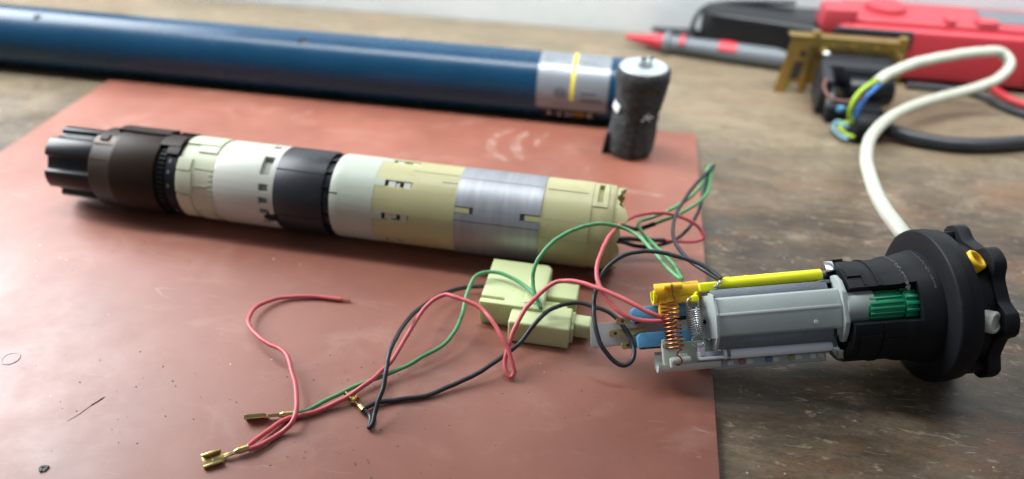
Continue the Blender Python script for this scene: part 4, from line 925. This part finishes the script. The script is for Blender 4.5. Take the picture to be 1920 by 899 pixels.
# ================================================================== BACKGROUND: cut black cable
bc = thing("black_cable", "thick black cable with a bulky cut end and stripped cores lying on the bench", "cable", (19, 57.6, 0))
wire("sheath", "black_wire", bc, W_bcable, .55, 8, 16)
bm = nb(); lathe(bm, [(0, .3), (.05, .85), (.3, 1.05), (1.3, 1.10), (2.0, 1.0), (2.7, .75), (3.0, .5)], 26, frame(Vector((.97, .22, -.05)).normalized(), Vector((-.22, .975, 0)).normalized(), Vector((.05, 0, 1)).normalized(), (17.35, 57.2, 1.11)))
part("cable_boot", bm, "black_plastic", bc)
wire("core_wire", "cyan_wire", bc, W_bcoreA, .15, 6); wire("core_wire", "lime_wire", bc, W_bcoreB, .13, 6)

# ================================================================== BACKGROUND: test leads, probes, clamp meter
bm = nb(); tube(bm, W_leadR, .30, 12, I4, 8); solo("test_lead", bm, "red_plastic", "red test lead cable curving along the bench below the red clamp meter", "test lead", "test leads of the meter")
bm = nb(); tube(bm, W_leadK, .30, 12, I4, 8); solo("test_lead", bm, "black_wire", "black test lead cable lying in front of the red one on the bench", "test lead", "test leads of the meter")
def probe(label, tip, tail, mats, r):
    p = thing("test_probe", label, "probe", ((tip[0]+tail[0])/2, (tip[1]+tail[1])/2, 0), group="test probes of the meter")
    T_ = Vector(tail); P0 = Vector(tip); d = (T_-P0); L_ = d.length; F_ = frame(d.normalized(), Vector((0,0,1)).cross(d).normalized(), d.normalized().cross(Vector((0,0,1)).cross(d).normalized()), P0)
    bm = nb(); lathe(bm, [(0, .1), (.1, .22), (3.6, r*.86), (3.7, r*.86)], 24, F_); part("tip_cap", bm, mats[0], p)
    bm = nb(); lathe(bm, [(3.7, r*.9), (3.75, r*1.12), (4.3, r*1.12), (4.4, r*.85), (6, r*.8), (10, r*.95), (L_-1.5, r*1.0), (L_, r*.6)], 24, F_); g_ = part("grip", bm, mats[1], p)
    for x0, x1 in ((5.3, 5.75), (8.9, 10.5)):
        bm = nb(); patch(bm, x0, x1, 20, 95, r*.7, r*1.02, F_, 8); part("grip_pad", bm, mats[2], p)
    return p
probe("grey test probe with red pads and a pointed red cap on the bench", (-.5, 73.55, .95), (15.0, 70.7, .95), ("red_plastic", "grey_plastic", "red_plastic"), .95)
probe("dark test probe with a blunt grey cap against the black clamp jaw", (2.0, 77.0, .8), (13.0, 74.0, .75), ("charcoal_plastic", "black_plastic", "charcoal_plastic"), .72)
cl = thing("clamp_meter", "red clamp meter with black jaws and ribbed black side grip lying near the white wall", "clamp meter", (24, 72.5, 0))
def rrect(x0, x1, y0, y1, r, n=6):
    pts = []
    for cx, cy, a0 in ((x1-r, y1-r, 0), (x0+r, y1-r, 90), (x0+r, y0+r, 180), (x1-r, y0+r, 270)):
        for i in range(n+1):
            a = math.radians(a0+90*i/n); pts.append((cx+r*math.cos(a), cy+r*math.sin(a)))
    return pts
bm = nb(); prism(bm, [(6.4, 74.0), (6.9, 72.8), (8.2, 72.2), (12.5, 71.2), (16.2, 70.2), (18.5, 70.0), (18.5, 76.2), (8.0, 76.4), (6.6, 75.6)], .9, 4.3, 'z', .55, seg=4); part("jaw", bm, "black_gloss", cl)
bm = nb(); tube(bm, [(5.9, 73.2, .5), (5.7, 74.2, 2.0), (6.3, 74.8, 3.6), (7.6, 75.5, 4.1), (11, 76, 4.4), (15, 76, 4.6)], .22, 10, I4, 6); part("jaw_rim", bm, "charcoal_plastic", cl)
bm = nb(); prism(bm, rrect(17.6, 45.0, 69.4, 76.6, 1.0), .5, 4.95, 'z', .4, seg=4); bd_ = part("body", bm, "red_plastic", cl)
bm = nb(); prism(bm, rrect(18.6, 44.5, 70.3, 76.1, 1.0), 4.8, 5.35, 'z', .2, seg=3); part("front_panel", bm, "red_plastic_light", bd_)
bm = nb(); prism(bm, [(16.2, 4.5), (16.7, 3.9), (18.2, 3.8), (19.2, 4.5), (19.2, 6.2), (16.4, 6.2)], 69.9, 72.4, 'y', .25, seg=3); part("trigger", bm, "red_plastic_light", cl)
bm = nb(); lathe(bm, [(5.3, 1.75), (5.75, 1.75), (5.9, 1.55), (5.9, .01)], 30, Matrix.Translation((22.3, 73.6, 0)) @ Matrix.Rotation(-math.pi/2, 4, 'Y'), cap=False); part("rotary_knob", bm, "red_plastic_light", cl)
bm = nb(); box(bm, (20.6, 69.3, 4.0), (6.6, .5, 1.7), .15, None, I4, 3); gp = part("side_grip", bm, "charcoal_plastic", cl)
for k in range(9):
    bm = nb(); box(bm, (18.3+k*.5, 69.0, 4.0), (.24, .24, 1.4), .05); part("grip_rib", bm, "black_plastic", gp)
for k, x in enumerate((27.0, 30.0)):
    bm = nb(); box(bm, (x, 70.9, 5.5), (1.8 if k else .9, 1.2, .7), .25, None, I4, 3); part("bump", bm, "red_plastic_light", cl)
for k in range(6):
    bm = nb(); box(bm, (34+k*.9, 69.5, 2.9), (.4, .5, 3.4), .15, None, I4, 2); part("body_rib", bm, "red_plastic", bd_)
bm = nb(); box(bm, (33.0, 73.4, 5.38), (5.5, 3.6, .12), .05); part("display", bm, "grey_plastic", cl)
bm = nb(); tube(bm, [(24.5, 77.2, .4), (27, 77.3, 2.2), (30, 77.3, 3.6), (34, 77.3, 4.0), (38, 77.2, 3.2), (43, 77.2, .4)], .28, 10, I4, 8); solo("meter_lead", bm, "grey_plastic", "grey lead running along the foot of the wall behind the red clamp meter", "cable")
